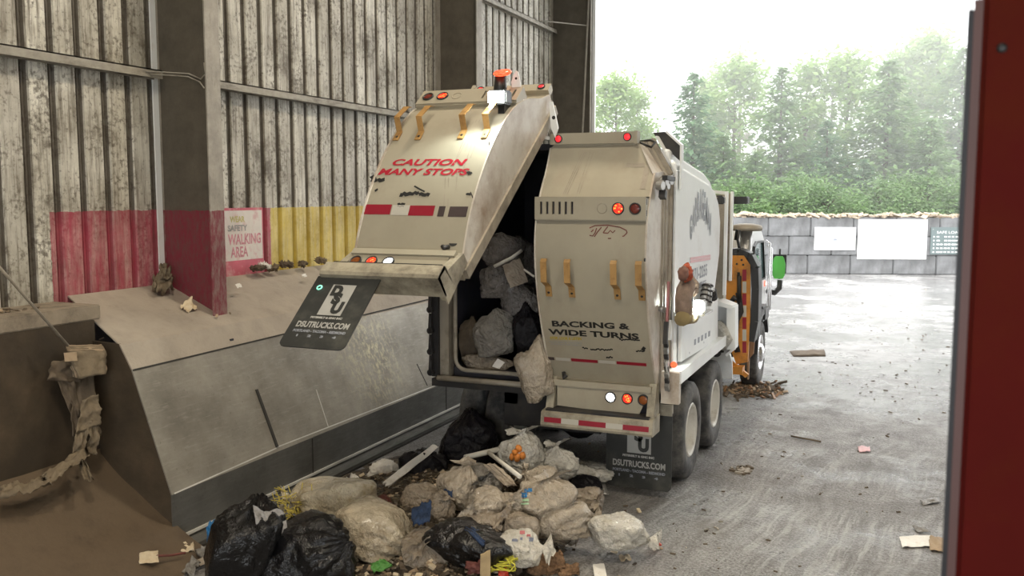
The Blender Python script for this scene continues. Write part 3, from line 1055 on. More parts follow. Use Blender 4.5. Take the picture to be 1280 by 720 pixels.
def make_gate(P, lab):
    skin = MB()
    nz, zz = 34, []
    for i in range(nz + 1):
        zz.append(1.20 + (3.48 - 1.20) * i / nz)
    vs, ns = [], 8
    for z in zz:
        for j in range(ns + 1):
            vs.append(P(s_out(z) * j / ns, skin_y(z), z))
    skin.add(vs, [(i * (ns + 1) + j, i * (ns + 1) + j + 1, (i + 1) * (ns + 1) + j + 1, (i + 1) * (ns + 1) + j) for i in range(nz) for j in range(ns)], 0, True)
    bk = [P(0, 8.62, 1.2), P(1, 8.62, 1.2), P(1, 8.62, 3.2), P(.84, 8.62, 3.5), P(0, 8.62, 3.5)]
    skin.add(bk, [(0, 1, 2, 3, 4)], 1)
    skin.add([P(0, skin_y(1.2), 1.2), P(1, skin_y(1.2), 1.2), P(1, 8.62, 1.2), P(0, 8.62, 1.2)], [(0, 1, 2, 3)], 0)
    skin.add([P(0, skin_y(3.48), 3.48), P(.84, skin_y(3.48), 3.48), P(.84, 8.62, 3.5), P(0, 8.62, 3.5)], [(0, 1, 2, 3)], 0)
    g = skin.build('tailgate', [M['cream'], M['dark_void']], TR, fix=False)
    if lab:
        g['label'] = lab
    # curved side plates with a rolled edge
    for s0, s1 in ((-.014, 0.0), (1.0, 1.016)):
        mb = MB()
        top = 3.47 if s0 < 0 else 3.22
        ps = [(skin_y(1.2 + (top - 1.2) * i / 26) - .012, 1.2 + (top - 1.2) * i / 26) for i in range(27)]
        ps += [(8.64, top + .02), (8.64, 1.16), (8.50, 1.14)]
        mb.prism(ps, 0, s0, s1, fn=lambda q: P(*q))
        if s0 > 0:
            mb.add([P(1.0, skin_y(3.2) - .01, 3.2), P(.84, skin_y(3.48) - .01, 3.48), P(.84, 8.64, 3.5), P(1.0, 8.64, 3.24)], [(0, 1, 2, 3)])
        mb.build('side_plate', M['cream_bright'], g)
    mb = MB()
    for s0, s1 in ((-.035, .03), (.97, 1.035)):
        gate_box(mb, P, s0, s1, 8.60, 8.70, 1.14, 3.50 if s0 < 0 else 3.2)
    gate_box(mb, P, 0, .86, 8.60, 8.70, 3.44, 3.52)
    gate_box(mb, P, 0, 1, 8.60, 8.70, 1.12, 1.2)
    mb.build('seal_flange', M['rail'], g)
    # slotted light panel across the gate
    zb, zt, yf = 2.79, 3.0, 8.035
    mb = MB()
    sl = [.045 + .058 * i for i in range(6)]
    gate_box(mb, P, -.005, 1.005, yf, yf + .025, zb, zb + .05)
    gate_box(mb, P, -.005, 1.005, yf, yf + .025, zt - .045, zt)
    edges = [-.005] + [x for q in sl for x in (q, q + .022)] + [1.005]
    for a, b in zip(edges[::2], edges[1::2]):
        gate_box(mb, P, a, b, yf, yf + .025, zb + .05, zt - .045)
    gate_box(mb, P, -.005, 1.005, yf + .02, 8.14, zb - .012, zb)
    gate_box(mb, P, -.005, 1.005, yf + .02, 8.2, zt - .012, zt)
    for a in (-.005, .993):
        gate_box(mb, P, a, a + .012, yf + .02, 8.18, zb, zt)
    sp = mb.build('light_panel', M['cream'], g)
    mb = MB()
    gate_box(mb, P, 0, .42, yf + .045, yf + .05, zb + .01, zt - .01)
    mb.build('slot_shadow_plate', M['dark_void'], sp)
    lamp(P, .765, yf, 2.895, .052, 'glow_brake', sp, 'brake_light')
    lamp(P, .915, yf, 2.895, .050, 'lens_dull', sp, 'turn_light')
    mb = MB()
    mb.ring(P(.62, yf - .002, 2.895), P(0, -1, 0) - P(0, 0, 0), [(.042, 0), (.048, 0), (.048, .003), (.042, .003)], 24)
    mb.build('lamp_hole_ring', M['cream_dirty'], sp)
    # top bar with marker lights
    mb = MB()
    gate_box(mb, P, .0, .82, 8.42, 8.50, 3.50, 3.605)
    gate_box(mb, P, .80, .83, 8.40, 8.50, 3.49, 3.61)
    gate_box(mb, P, .02, .8, 8.47, 8.60, 3.44, 3.50)
    tb = mb.build('top_bar', M['cream'], g)
    lamp(P, .085, 8.42, 3.553, .036, 'glow_red', tb, 'marker_light')
    lamp(P, .735, 8.42, 3.557, .036, 'glow_red', tb, 'marker_light')
    # bent tan brackets
    for s in (.075, .295, .715, .935):
        mb = MB()
        k = .018
        yb = lambda z, o: skin_y(z) - o
        zo = .20 if P is raised else 0
        path = [(2.06 + zo, .006), (2.16 + zo, .010), (2.21 + zo, .13), (2.40 + zo, .115), (2.43 + zo, .09)]
        vs, fs = [], []
        for z, o in path:
            wv = .03
            for sg_ in (-1, 1):
                for th in (0, .008):
                    vs.append(P(s + sg_ * wv / 1.05 + (.035 if z > 2.2 + zo else .03), yb(z, o + th), z))
        for i in range(len(path) - 1):
            a = i * 4
            fs += [(a, a + 1, a + 5, a + 4), (a + 2, a + 3, a + 7, a + 6), (a, a + 2, a + 6, a + 4), (a + 1, a + 3, a + 7, a + 5)]
        fs += [(0, 1, 3, 2), (16, 17, 19, 18)]
        mb.add(vs, fs)
        br = mb.build('hook_bracket', M['tan'], g)
        c = P(s + .03, yb(2.10 + zo, .016), 2.10 + zo)
        MB().disc(c, P(0, -1, 0) - P(0, 0, 0), .013, .004, 10, dome=.003).build('bolt', M['bezel'], br)
    # lower light plate, side posts and bumper
    mb = MB()
    pl = [(.07, .935), (.86, .905), (.965, 1.15), (.965, 1.20), (.07, 1.20)]
    mb.prism(pl, 1, 8.46, 8.475, fn=lambda q: P(q[0], q[1], q[2]))
    gate_box(mb, P, .02, .98, 8.44, 8.60, 1.14, 1.2)
    lp = mb.build('lower_light_plate', M['cream'], g)
    mb = MB()
    gate_box(mb, P, .03, .97, 8.54, 8.56, .80, 1.14)
    mb.build('dark_backing', M['dark_void'], lp)  # dark sheet stands for the shaded gap behind the lower lights
    for s, lit in ((.595, 'glow_white'), (.755, 'glow_brake'), (.905, 'lens_amber_dull')):
        lamp(P, s, 8.46, 1.065, .050, lit, lp, 'reverse_light' if lit == 'glow_white' else 'tail_light')
    for s0, s1 in ((-.02, .055), (.95, 1.02)):
        mb = MB()
        q = [(8.49, 1.22), (8.60, 1.22), (8.60, .80), (8.36, .80), (8.38, .90)]
        mb.prism(q, 0, s0, s1, fn=lambda q_: P(*q_))
        ps = mb.build('side_post', M['cream_dirty'], g)
        mb = MB()
        for z in (1.13, 1.06):
            mb.disc(P((s0 + s1) / 2, skin_y(1.2) - .055 + (1.2 - z) * .3, z), P(0, -1, .3) - P(0, 0, 0), .012, .01, 10)
        mb.build('bolt', M['bezel'], ps)
    mb = MB()
    q = [(8.30, .75), (8.285, .775), (8.30, .89), (8.325, .905), (8.50, .92), (8.50, .905), (8.335, .88), (8.32, .785), (8.50, .77), (8.50, .745)]
    mb.prism(q, 0, -.035, 1.03, fn=lambda q_: P(*q_))
    for s in (-.035, 1.02):
        mb.prism([(8.30, .75), (8.30, .89), (8.58, .92), (8.58, .745)], 0, s, s + .012, fn=lambda q_: P(*q_))
    gate_box(mb, P, .0, .99, 8.325, 8.50, .905, .925, 1)  # black strip added to stand for the dark gap above the bumper
    bp_ = mb.build('bumper', [M['cream_dirty'], M['black_steel']], g)
    mb = MB()
    yb = lambda z: 8.2805 + (z - .775) * .13
    for a, b, mi in ((.0, .17, 0), (.17, .34, 1), (.34, .60, 0), (.60, .76, 1), (.76, 1.0, 0)):
        mb.add([P(a, yb(.80), .80), P(b, yb(.80), .80), P(b, yb(.85), .85), P(a, yb(.85), .85)], [(0, 1, 2, 3)], mi)
    mb.build('reflective_tape', [M['tape_red'], M['tape_white']], bp_) if P is closed else None
    # latch pin at the foot of the bulge
    mb = MB()
    c = P(.15, skin_y(1.24) - .02, 1.245)
    mb.tube([P(.13, 8.47, 1.27), P(.145, 8.44, 1.22), P(.165, 8.45, 1.25)], .02, 8)
    mb.build('latch_pin', M['black_steel'], g)
    return g


g1 = make_gate(closed, 'closed cream tailgate with BACKING & WIDE TURNS in black')
g2 = make_gate(raised, 'raised cream tailgate with CAUTION MANY STOPS in red')

# closed gate: lettering, tape and worn marks
h = lambda u, v: hit(closed, u, v)
gate_text(closed, 'BACKING &', *h(690.5, 407.5), *h(787.5, 411.5), .056, M['black_ink'], g1, fat=.003)
gate_text(closed, 'WIDE TURNS', *h(686, 417.5), *h(799, 424), .056, M['black_ink'], g1, fat=.003)
gate_text(closed, 'STOP, LOOK & LISTEN', *h(688, 424), *h(727, 425), .028, M['yellow_ink'], g1, fat=.002)
gate_text(closed, 'KEEP BACK 100 FEET', *h(687, 428), *h(728, 430), .014, M['grey_ink'], g1)
gate_text(closed, 'CONSTRUCTION VEHICLE', *h(689, 430.5), *h(727, 432.5), .014, M['grey_ink'], g1)
mb = MB()
(s0, z0), (s1, z1) = h(684, 447), h(808, 455)
for a, b, mi in ((.0, .075, 2), (.09, .24, 1), (.25, .52, 0), (.53, .70, 1), (.71, 1.0, 0)):
    sa, sb = s0 + (s1 - s0) * a, s0 + (s1 - s0) * b
    skin_patch(mb, closed, sa, sb, z0 - .022 + (z1 - z0) * a, z0 + .010 + (z1 - z0) * a, mi)
mb.build('reflective_tape', [M['tape_red'], M['tape_white'], M['tape_dark']], g1)
mb = MB()
r2 = random.Random(3)
for u0, u1, v in ((738, 766, 437), (758, 766, 446.5), (728, 735, 435), (795, 806, 438.5), (774, 800, 424.5)):
    n_ = int((u1 - u0) / 2) + 2
    skin_line(MB(), closed, [h(u0 + (u1 - u0) * i / n_, v + r2.uniform(-1, 1)) for i in range(n_ + 1)], .014).build('scuff', M['black_ink'], g1)
skin_line(MB(), closed, [h(803, 438), h(806, 434)], .03).build('scuff', M['black_ink'], g1)
# cursive remains of a maker's script under the light panel
mb = MB()
for st in ([(737, 285), (744, 282), (760, 281.5), (775, 284), (783, 288), (784, 291)], [(784, 291), (780, 295), (778, 295.5)], [(737, 294), (741, 295), (744, 291), (746, 285)], [(743, 296), (747, 290), (752, 284)],
           [(754, 291), (757, 287), (760, 283)], [(754, 291), (760, 291.5), (763, 288), (766, 291), (769, 288)], [(760, 298), (764, 298)], [(739, 290), (742, 287)]):
    skin_line(mb, closed, [h(*q) for q in st], .010)
mb.build('script_lettering', M['maroon'], g1)
mb = MB()
for k, (a, b) in enumerate((((731, 190), (706, 243)), ((733, 190), (709, 243)), ((727, 192), (704, 243)), ((738, 190), (721, 243)), ((742, 190), (724, 243)))):
    skin_line(mb, closed, [h(a[0] + (b[0] - a[0]) * t / 6, a[1] + (b[1] - a[1]) * t / 6) for t in range(7)], .004)
mb.build('scratch_lines', M['rail'], g1)
mb = MB()
skin_line(mb, closed, [h(783, 206), h(795, 207), h(806, 206)], .035)
skin_line(mb, closed, [h(809, 208), h(806, 225), h(803, 236)], .05)
mb.build('bare_sticker_patch', M['rail'], g1)
mb = MB()
for v0, v1 in ((249, 256), (263, 270)):
    p = [Vector((-2.082, at(808.5, v, 0, -2.082).y, at(808.5, v, 0, -2.082).z)) for v in (v0, v1)]
    mb.bar(p[0], p[1], .012, .003, (1, 0, 0))
mb.disc(Vector((-2.082, at(806, 325, 0, -2.082).y + .02, at(806, 325, 0, -2.082).z)), (1, 0, 0), .016, .01, 10)
mb.build('side_plate_slots', M['bezel'], g1)

# raised gate: lettering, tape and worn marks
h = lambda u, v: hit(raised, u, v, z=2.2)
gate_text(raised, 'CAUTION', *h(490, 206.8), *h(582, 206.8), .064, M['red_ink'], g2, fat=.003, shear=.25)
gate_text(raised, 'MANY STOPS', *h(472, 218.5), *h(585, 219.0), .062, M['red_ink'], g2, fat=.003, shear=.25)
mb = MB()
(s0, z0), (s1, z1) = h(455, 262), h(584, 265.5)
for a, b, mi in ((.0, .27, 0), (.28, .45, 1), (.45, .69, 0), (.73, .79, 2), (.83, 1.0, 2)):
    sa, sb = s0 + (s1 - s0) * a, s0 + (s1 - s0) * b
    skin_patch(mb, raised, sa, sb, z0 - .042 + (z1 - z0) * a, z0 + .042 + (z1 - z0) * a, mi)
mb.build('reflective_tape', [M['tape_red'], M['tape_white'], M['tape_dark']], g2)
mb = MB()
for u0, u1, v, w in ((464, 471, 223.5, .06), (472, 481, 225.5, .035), (500, 513, 243, .035), (511, 524, 242, .03), (524, 537, 243, .03), (497, 506, 257, .03), (584, 589, 217, .03), (583, 589, 243, .02)):
    n_ = 5
    skin_line(MB(), raised, [h(u0 + (u1 - u0) * i / n_, v + r2.uniform(-1.2, 1.2)) for i in range(n_ + 1)], w).build('scuff', M['black_ink'], g2)
skin_line(MB(), raised, [h(518, 233), h(525, 237), h(531, 240)], .014).build('scuff', M['black_ink'], g2)
skin_line(MB(), raised, [h(470, 237), h(471, 239)], .03).build('scuff', M['black_ink'], g2)
mb = MB()
for pts in ([(600, 150), (585, 180), (572, 215), (570, 238)], [(605, 148), (590, 180), (580, 210)], [(596, 150), (580, 182), (571, 200)], [(592, 152), (577, 182), (568, 205)], [(557, 222), (555, 258)], [(561, 222), (560, 260)], [(604, 160), (596, 178), (588, 198)]):
    skin_line(mb, raised, [h(*q) for q in pts], .006)
mb.build('scratch_lines', M['rail'], g2)
mb = MB()
for pts in ([(611, 177), (614, 195), (617, 215), (619, 228)], [(614, 212), (618, 222)], [(613, 255), (617, 250), (620, 249)], [(588, 240), (591, 247)]):
    ps = []
    for u, v in pts:
        p = at(u, v, 0, -3.219)
        ps.append(p)
    mb = MB()
    for a, b in zip(ps, ps[1:]):
        mb.bar(a, b, .012, .003, (1, 0, 0))
    mb.build('rust_streak', M['tape_dark'], g2)
for u, v in ((650, 142), (656, 134)):
    MB().disc(at(u, v, 0, -3.219), (1, 0, 0), .012, .004, 8).build('bolt', M['tape_dark'], g2)
# fittings on top of the raised gate: flood light, beacon and bracket plate
wl = MB()
pw_ = at(620, 121, 1, 7.35)
k_ = mpp(pw_)
wl.box(pw_.x - 13 * k_, pw_.x + 13 * k_, 7.36, 7.50, pw_.z - 9 * k_, pw_.z + 9 * k_, bev=.015)
wl.box(pw_.x - .03, pw_.x + .03, 7.46, 7.7, pw_.z - .14, pw_.z - .02)
w0 = wl.build('flood_light', M['bezel'], g2)
w0['label'] = 'bright white flood light'
MB().box(pw_.x - 11 * k_, pw_.x + 11 * k_, 7.345, 7.362, pw_.z - 7 * k_, pw_.z + 7 * k_, bev=.006).build('lens', M['glow_work'], w0)
bc = at(628, 91, 1, 7.7)
mb = MB()
mb.tube([(bc.x - .03, 7.72, bc.z - .22), (bc.x - .03, 7.72, bc.z - .03)], [.07, .05], 12)
b0 = mb.build('beacon', M['bezel'], g2)
MB().ring((bc.x, 7.7, bc.z), (0, -.35, 1), [(.0001, -.018), (.07, -.018), (.085, 0), (.07, .018), (.0001, .022)], 20).build('beacon_lens', M['glow_orange'], b0)
mb = MB()
yq = 7.75
pl = [at(u, v, 1, yq) for u, v in ((639, 103), (645, 88), (648, 90), (655, 127), (643, 128), (641, 112))]
mb.prism([(p.x, p.z) for p in pl], 1, yq - .006, yq + .006)
o = mb.build('bracket_plate', M['white'], g2)
mb = MB()
for u, v in ((645, 98), (645, 119), (648, 121)):
    mb.disc(at(u, v, 1, yq - .0065), (0, -1, 0), .012, .003, 8)
mb.build('bolt', M['bezel'], o)
mb = MB()
pl = [at(u, v, 1, 8.35) for u, v in ((687, 127), (691, 127), (698, 160), (694, 172), (689, 160))]
mb.prism([(p.x, p.z) for p in pl], 1, 8.34, 8.36)
o = mb.build('bracket_plate', M['white'], g2)
MB().disc(at(692, 147, 1, 8.338), (0, -1, 0), .018, .003, 12).build('bracket_hole', M['bezel'], o)
# extra lenses on the raised lower plate
lamp(raised, .80, 8.47, 1.175, .034, 'lens_dull', g2, 'marker_light')
lamp(raised, .12, 8.47, 1.175, .022, 'glow_white', g2, 'number_plate_light')
mb = MB()
mb.disc(raised(.10, skin_y(1.30) - .004, 1.32), raised(0, -1, 0) - raised(0, 0, 0), .04, .006, 16)
mb.build('drain_hole', M['black_ink'], g2)

# ---- body: right prism, left compartment shell
BZ = [(8.80, 1.33), (8.80, 3.34), (9.1, 3.29), (10.5, 3.14), (10.85, 3.06), (11.1, 2.92), (11.24, 2.70), (11.22, 2.3), (10.95, 1.85), (10.75, 1.33)]


def roof_x(z):
    return -2.0 if z < 3.0 else -2.0 - .35 * ((z - 3.0) / .35) ** 2


mb = MB()
n_ = len(BZ)
mb.prism(BZ, 0, -2.0, -2.06)
mb.prism([(p[0], p[1] + (.12 if p[1] > 2.9 else 0)) for p in BZ], 0, -2.06, -3.16)
body = mb.build('body', M['white'], TR)
md = body.modifiers.new('edge', 'BEVEL')
md.width, md.segments, md.limit_method, md.angle_limit = .05, 3, 'ANGLE', math.radians(35)
mb = MB()
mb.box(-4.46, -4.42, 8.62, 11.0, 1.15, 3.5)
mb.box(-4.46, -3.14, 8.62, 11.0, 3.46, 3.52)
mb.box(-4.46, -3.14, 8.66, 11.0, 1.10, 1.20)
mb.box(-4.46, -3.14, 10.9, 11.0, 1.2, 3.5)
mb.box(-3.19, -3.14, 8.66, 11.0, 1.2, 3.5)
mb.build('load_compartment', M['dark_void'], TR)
mb = MB()
mb.box(-4.48, -4.40, 8.46, 8.66, 1.12, 3.45)
mb.box(-4.48, -3.16, 8.46, 8.66, 1.02, 1.10)
mb.box(-4.42, -4.30, 8.50, 8.62, 1.12, 3.3, 1)
mb.tube([(-3.18, 8.44, 1.115), (-4.40, 8.44, 1.115)], .03, 8, 1)
ro = mb.build('rear_frame', [M['black_steel'], M['rail']], TR)
mb = MB()
gp = [(-3.19, 8.50, 1.205), (-4.10, 8.50, 1.205)] + [(-4.10 - .12 * math.sin(a), 8.50, 1.325 - .12 * math.cos(a)) for a in (.4, .8, 1.2, 1.57)] + [(-4.22, 8.50, 2.0), (-4.20, 8.50, 2.6), (-4.10, 8.5, 3.2)]
mb.tube(gp, .022, 8)
mb.build('door_gasket', M['rail'], ro)
mb = MB()
for k in range(4):
    z = 1.15 + k * .22
    mb.tube([(-4.47, 8.42, z), (-4.47, 8.42, z + .2)], [.028, .016], 8)
    mb.disc((-4.47, 8.40, z + .02), (0, -1, 0), .035, .05, 10)
mb.build('turnbuckle', M['black_steel'], ro)

# rails and hinge hardware down the near rear corner


def rail(x, y, w, t, z0, m_, par=None, name='corner_rail', dz=0.0):
    mb = MB()
    pth = [(x, z0), (x, 3.18 + dz), (x - .20, 3.52 + dz)]
    for (xa, za), (xb, zb) in zip(pth, pth[1:]):
        mb.bar((xa, y, za), (xb, y, zb), t, w, (1, 0, .001) if xa == xb else (.86, 0, .5))
    return mb.build(name, m_, par or TR)


rail(-2.075, 8.70, .05, .11, 1.10, M['rail'])
rail(-2.035, 8.76, .016, .012, 1.10, M['white'])
rail(-2.045, 8.80, .05, .10, 1.05, M['rail'], dz=.03)
rail(-2.000, 8.86, .014, .16, 1.05, M['white'], dz=.06)
mb = MB()
pl = [at(u, v, 1, 8.9) for u, v in ((817, 166), (833, 164.5), (851, 182), (851, 202), (838, 190), (823, 177))]
mb.prism([(p.x, p.z) for p in pl], 1, 8.89, 8.92)
wg = mb.build('corner_wing', M['black_steel'], TR)
mb = MB()
a, b, c_ = pl[1], pl[2], pl[3]
mb.bar((a.x, 8.92, a.z), (b.x + .01, 8.92, b.z), .10, .018, (.5, 0, .86))
mb.bar((b.x + .006, 8.92, b.z), (b.x + .006, 8.92, b.z - .42), .10, .016, (1, 0, 0))
mb.build('wing_edge', M['white'], wg)
mb = MB()
hp = at(793, 170, 1, 8.5)
mb.tube([at(797, 176, 1, 8.5), at(806, 181, 1, 8.5), at(814, 184, 1, 8.55), at(819, 178, 1, 8.6), at(813, 175, 1, 8.65), at(800, 177, 1, 8.6)], .012, 6)
mb.build('loose_cable', M['bezel'], TR)
mb = MB()
for u, v, r in ((834, 227, .035), (840, 225, .045), (836, 233, .03), (829, 232, .04)):
    mb.disc(at(u, v, 0, -2.0), (1, -.3, 0), r, .06, 14)
mb.bar(at(829, 238, 0, -2.02), at(828, 248, 0, -2.02), .07, .06, (1, 0, 0), 1)
mb.bar(at(831, 222, 0, -2.0), at(841, 224, 0, -2.0), .05, .04, (0, 0, 1), 1)
mb.build('hinge_hardware', [M['steel'], M['black_steel']], TR)
mb = MB()
mb.bar(at(836, 352, 0, -1.99), at(834, 402, 0, -1.99), .045, .02, (1, 0, 0), 0)
mb.bar(at(838, 400, 0, -1.985), at(837, 425, 0, -1.985), .06, .03, (1, 0, 0), 1)
mb.bar(at(833, 402, 0, -1.98), at(831.5, 430, 0, -1.98), .035, .04, (1, 0, 0), 2)
for k in range(8):
    v = 428 + k * 7.5
    mb.bar(at(832 + k * .2, v, 0, -1.98), at(833 + k * .2, v + 6, 0, -1.98), .03 + .02 * (k % 2), .04, (1, 0, 0), (2, 3)[k % 2])
mb.tube([at(832.5, 452, 0, -1.975), at(836, 489, 0, -1.975)], .012, 8, 3)
mb.tube([at(834, 388, 0, -2.06), at(826, 386, 0, -2.06)], .03, 10, 3)
lt = mb.build('latch_rod', [mat('faded_pink_latch', (.40, .16, .17), .5, var=.15, dirt=(.2, .12, .1), dirt_amt=.5), M['white'], M['black_steel'], M['steel']], TR)

# side lettering and stripes
sx = -1.9965
spt = lambda u, v: at(u, v, 0, sx)
mb = MB()
word = 'GARBAGEMAN'
cA, cB = spt(862.5, 284), spt(889, 284)
ym, zm = (cA.y + cB.y) / 2, 2.60
ry = (cB.y - cA.y) / 2
for i, ch in enumerate(word):
    t = (i + .5) / len(word)
    y0 = cA.y + (cB.y - cA.y) * (i / len(word))
    lift = math.sin(PI * t)
    zb_, hh = 2.53 + .24 * lift, .23 + .09 * lift
    tm = text_fit(ch, y0 + .008, y0 + (cB.y - cA.y) / len(word) - .008, hh, lambda x, y, zb_=zb_: (sx, x, zb_ + y), fat=.012)
    mb.add(tm.v, tm.f)
mb.build('lettering', M['grey_ink'], body)
mb = MB()
for a, b in (((863, 323.5), (888, 319.8)), ((863, 327.3), (888, 323.2))):
    p, q = spt(*a), spt(*b)
    mb.bar(p, q, .028, .002, (1, 0, 0))
mb.build('stripe', M['pink_ink'], body)
p, q = spt(871, 344), spt(884, 338)
text_fit('871-2255', p.y - .25, q.y, .13, lambda x, y: (sx, x, 2.115 + y), fat=.004).build('lettering', M['grey_ink'], body)
text_fit('SERVICE', p.y + .15, q.y - .05, .06, lambda x, y: (sx, x, 2.005 + y), fat=.002).build('lettering', M['grey_ink'], body)
# lower side guard plate
mb = MB()
gp = [spt(*q) for q in ((847, 404), (851, 398), (871, 397), (893, 373), (893, 424), (846, 452))]
mb.prism([(p.y, p.z) for p in gp], 0, -1.99, -1.955)
gd = mb.build('side_guard', M['white'], body)
mb = MB()
for u, v in ((851, 406), (858, 403), (862, 441), (880, 428), (870, 399)):
    MB().disc(at(u, v, 0, -1.954), (1, 0, 0), .012, .004, 8).build('rivet', M['grey_ink'], gd)
for k in range(5):
    MB().bar(at(868 + k * 4.4, 428 - k * 2.6, 0, -1.953), at(870 + k * 4.4, 427 - k * 2.6, 0, -1.953), .06, .003, (1, 0, 0)).build('vent_slot', M['grey_ink'], gd)
# side work light
wp = at(872, 384, 0, -1.82)
mb = MB()
mb.box(wp.x - .07, wp.x + .07, wp.y, wp.y + .12, wp.z - .07, wp.z + .07, bev=.015)
mb.box(wp.x - .12, wp.x + .07, wp.y + .02, wp.y + .45, wp.z - .09, wp.z - .07)
s_ = mb.build('side_work_light', M['steel'], TR)
s_['label'] = 'bright side work light'
MB().disc((wp.x, wp.y - .004, wp.z), (0, -1, 0), .068, .004, 24, dome=.02).build('lens', M['glow_work'], s_)
mb = MB()
for k, (u0, v0, u1, v1) in enumerate(((880, 380, 883, 356), (884, 382, 886, 355), (890, 362, 891, 373))):
    a, b = at(u0, v0, 0, -1.93), at(u1, v1, 0, -1.93)
    mb.tube([a, b], .045 if k < 2 else .03, 10, 0)
    for j in range(4):
        c_ = a.lerp(b, (j + .5) / 4)
        mb.tube([c_, c_ + (b - a).normalized() * .02], .052, 10, 1)
mb.build('hydraulic_valve', [M['steel'], M['black_steel']], TR)
# fender over the tandem axle
mb = MB()
fo = [(8.62, 1.33), (11.0, 1.33), (11.25, 1.25), (11.62, .93), (11.68, .70)]
fi = [(11.64, .70), (11.58, .92), (11.2, 1.19), (10.98, 1.26), (8.70, 1.26), (8.70, 1.24), (8.62, 1.24)]
mb.prism(fo + fi, 0, -2.32, -1.88)
mb.box(-1.888, -1.87, 8.60, 11.05, 1.22, 1.34)
mb.box(-2.06, -1.885, 8.58, 8.66, 1.02, 1.325, 1)
fe = mb.build('fender', [M['white'], M['cream_bright']], TR)
MB().disc(at(842, 456, 0, -1.95), (0, -1, 0), .03, .02, 12).build('side_reflector', M['glow_orange'], fe)  # reflector given its own glow in place of a reflection

# ---- wheels
TYP = [(.29, -.125), (.40, -.142), (.48, -.135), (.512, -.112), (.52, -.06), (.52, .06), (.512, .112), (.48, .135), (.40, .142), (.29, .125)]


def wheel(x, y, side, front=False, r=.52):
    k = r / .52
    mb = MB()
    mb.ring((x, y, r), (side, 0, 0), [(a * k, b) for a, b in TYP], 64)
    for g_ in (-.07, 0, .07):
        mb.ring((x, y, r), (side, 0, 0), [(r - .012, g_ - .008), (r + .001, g_ - .012), (r + .001, g_ - .016), (r - .02, g_ - .016)], 64)
    w = mb.build('wheel', M['tyre'], TR)
    mb = MB()
    if not front:
        mb.ring((x, y, r), (side, 0, 0), [(.293, .12), (.275, .135), (.255, .11), (.245, -.02), (.15, -.05), (.14, .03), (.10, .055), (.0005, .06), (.0005, -.10), (.28, -.10)], 48)
        for j in range(10):
            a = 2 * PI * j / 10
            mb.disc((x + side * -.03, y + .19 * math.cos(a), r + .19 * math.sin(a)), (side, 0, 0), .018, .02, 8, dome=.012)
        mb.build('rim', M['rim'], w)
    else:
        mb.ring((x, y, r), (side, 0, 0), [(.293, .12), (.275, .138), (.255, .12), (.24, .075), (.15, .10), (.14, .15), (.08, .19), (.0005, .195), (.0005, -.10), (.28, -.10)], 48)
        for j in range(10):
            a = 2 * PI * j / 10
            mb.disc((x + side * .095, y + .165 * math.cos(a), r + .165 * math.sin(a)), (side, 0, 0), .02, .02, 8, dome=.02)
        rm = mb.build('rim', M['chrome'], w)
        mb = MB()
        for j in range(10):
            a = 2 * PI * (j + .5) / 10
            mb.disc((x + side * .098, y + .205 * math.cos(a), r + .205 * math.sin(a)), (side, 0, 0), .024, .004, 12)
        mb.build('hand_hole', M['bezel'], rm)
    return w


for y in (9.62, 10.98):
    wheel(-2.10, y, 1)
    wheel(-2.42, y, 1)
    wheel(-4.04, y, -1)
    wheel(-4.36, y, -1)
wheel(-2.10, 14.88, 1, True)
wheel(-4.36, 14.88, -1, True)
mb = MB()
mb.box(-3.75, -3.6, 8.7, 16.2, .85, 1.08)
mb.box(-2.85, -2.7, 8.7, 16.2, .85, 1.08)
mb.box(-3.75, -2.7, 8.7, 8.85, .62, 1.08)
for y in (9.62, 10.98, 14.88):
    mb.tube([(-4.3, y, .52), (-2.15, y, .52)], .10, 12)
    if y < 12:
        mb.tube([(-3.24, y - .22, .54), (-3.24, y, .54), (-3.24, y + .22, .54)], [.12, .25, .12], 16)
mb.box(-2.9, -2.3, 11.7, 13.2, .45, .95, bev=.05)
mb.box(-4.2, -3.6, 11.7, 13.2, .45, .95, bev=.05)
mb.box(-4.3, -2.15, 8.9, 11.6, 1.08, 1.2)
mb.build('chassis', M['black_steel'], TR)

# ---- mud flaps with the dealer's panel


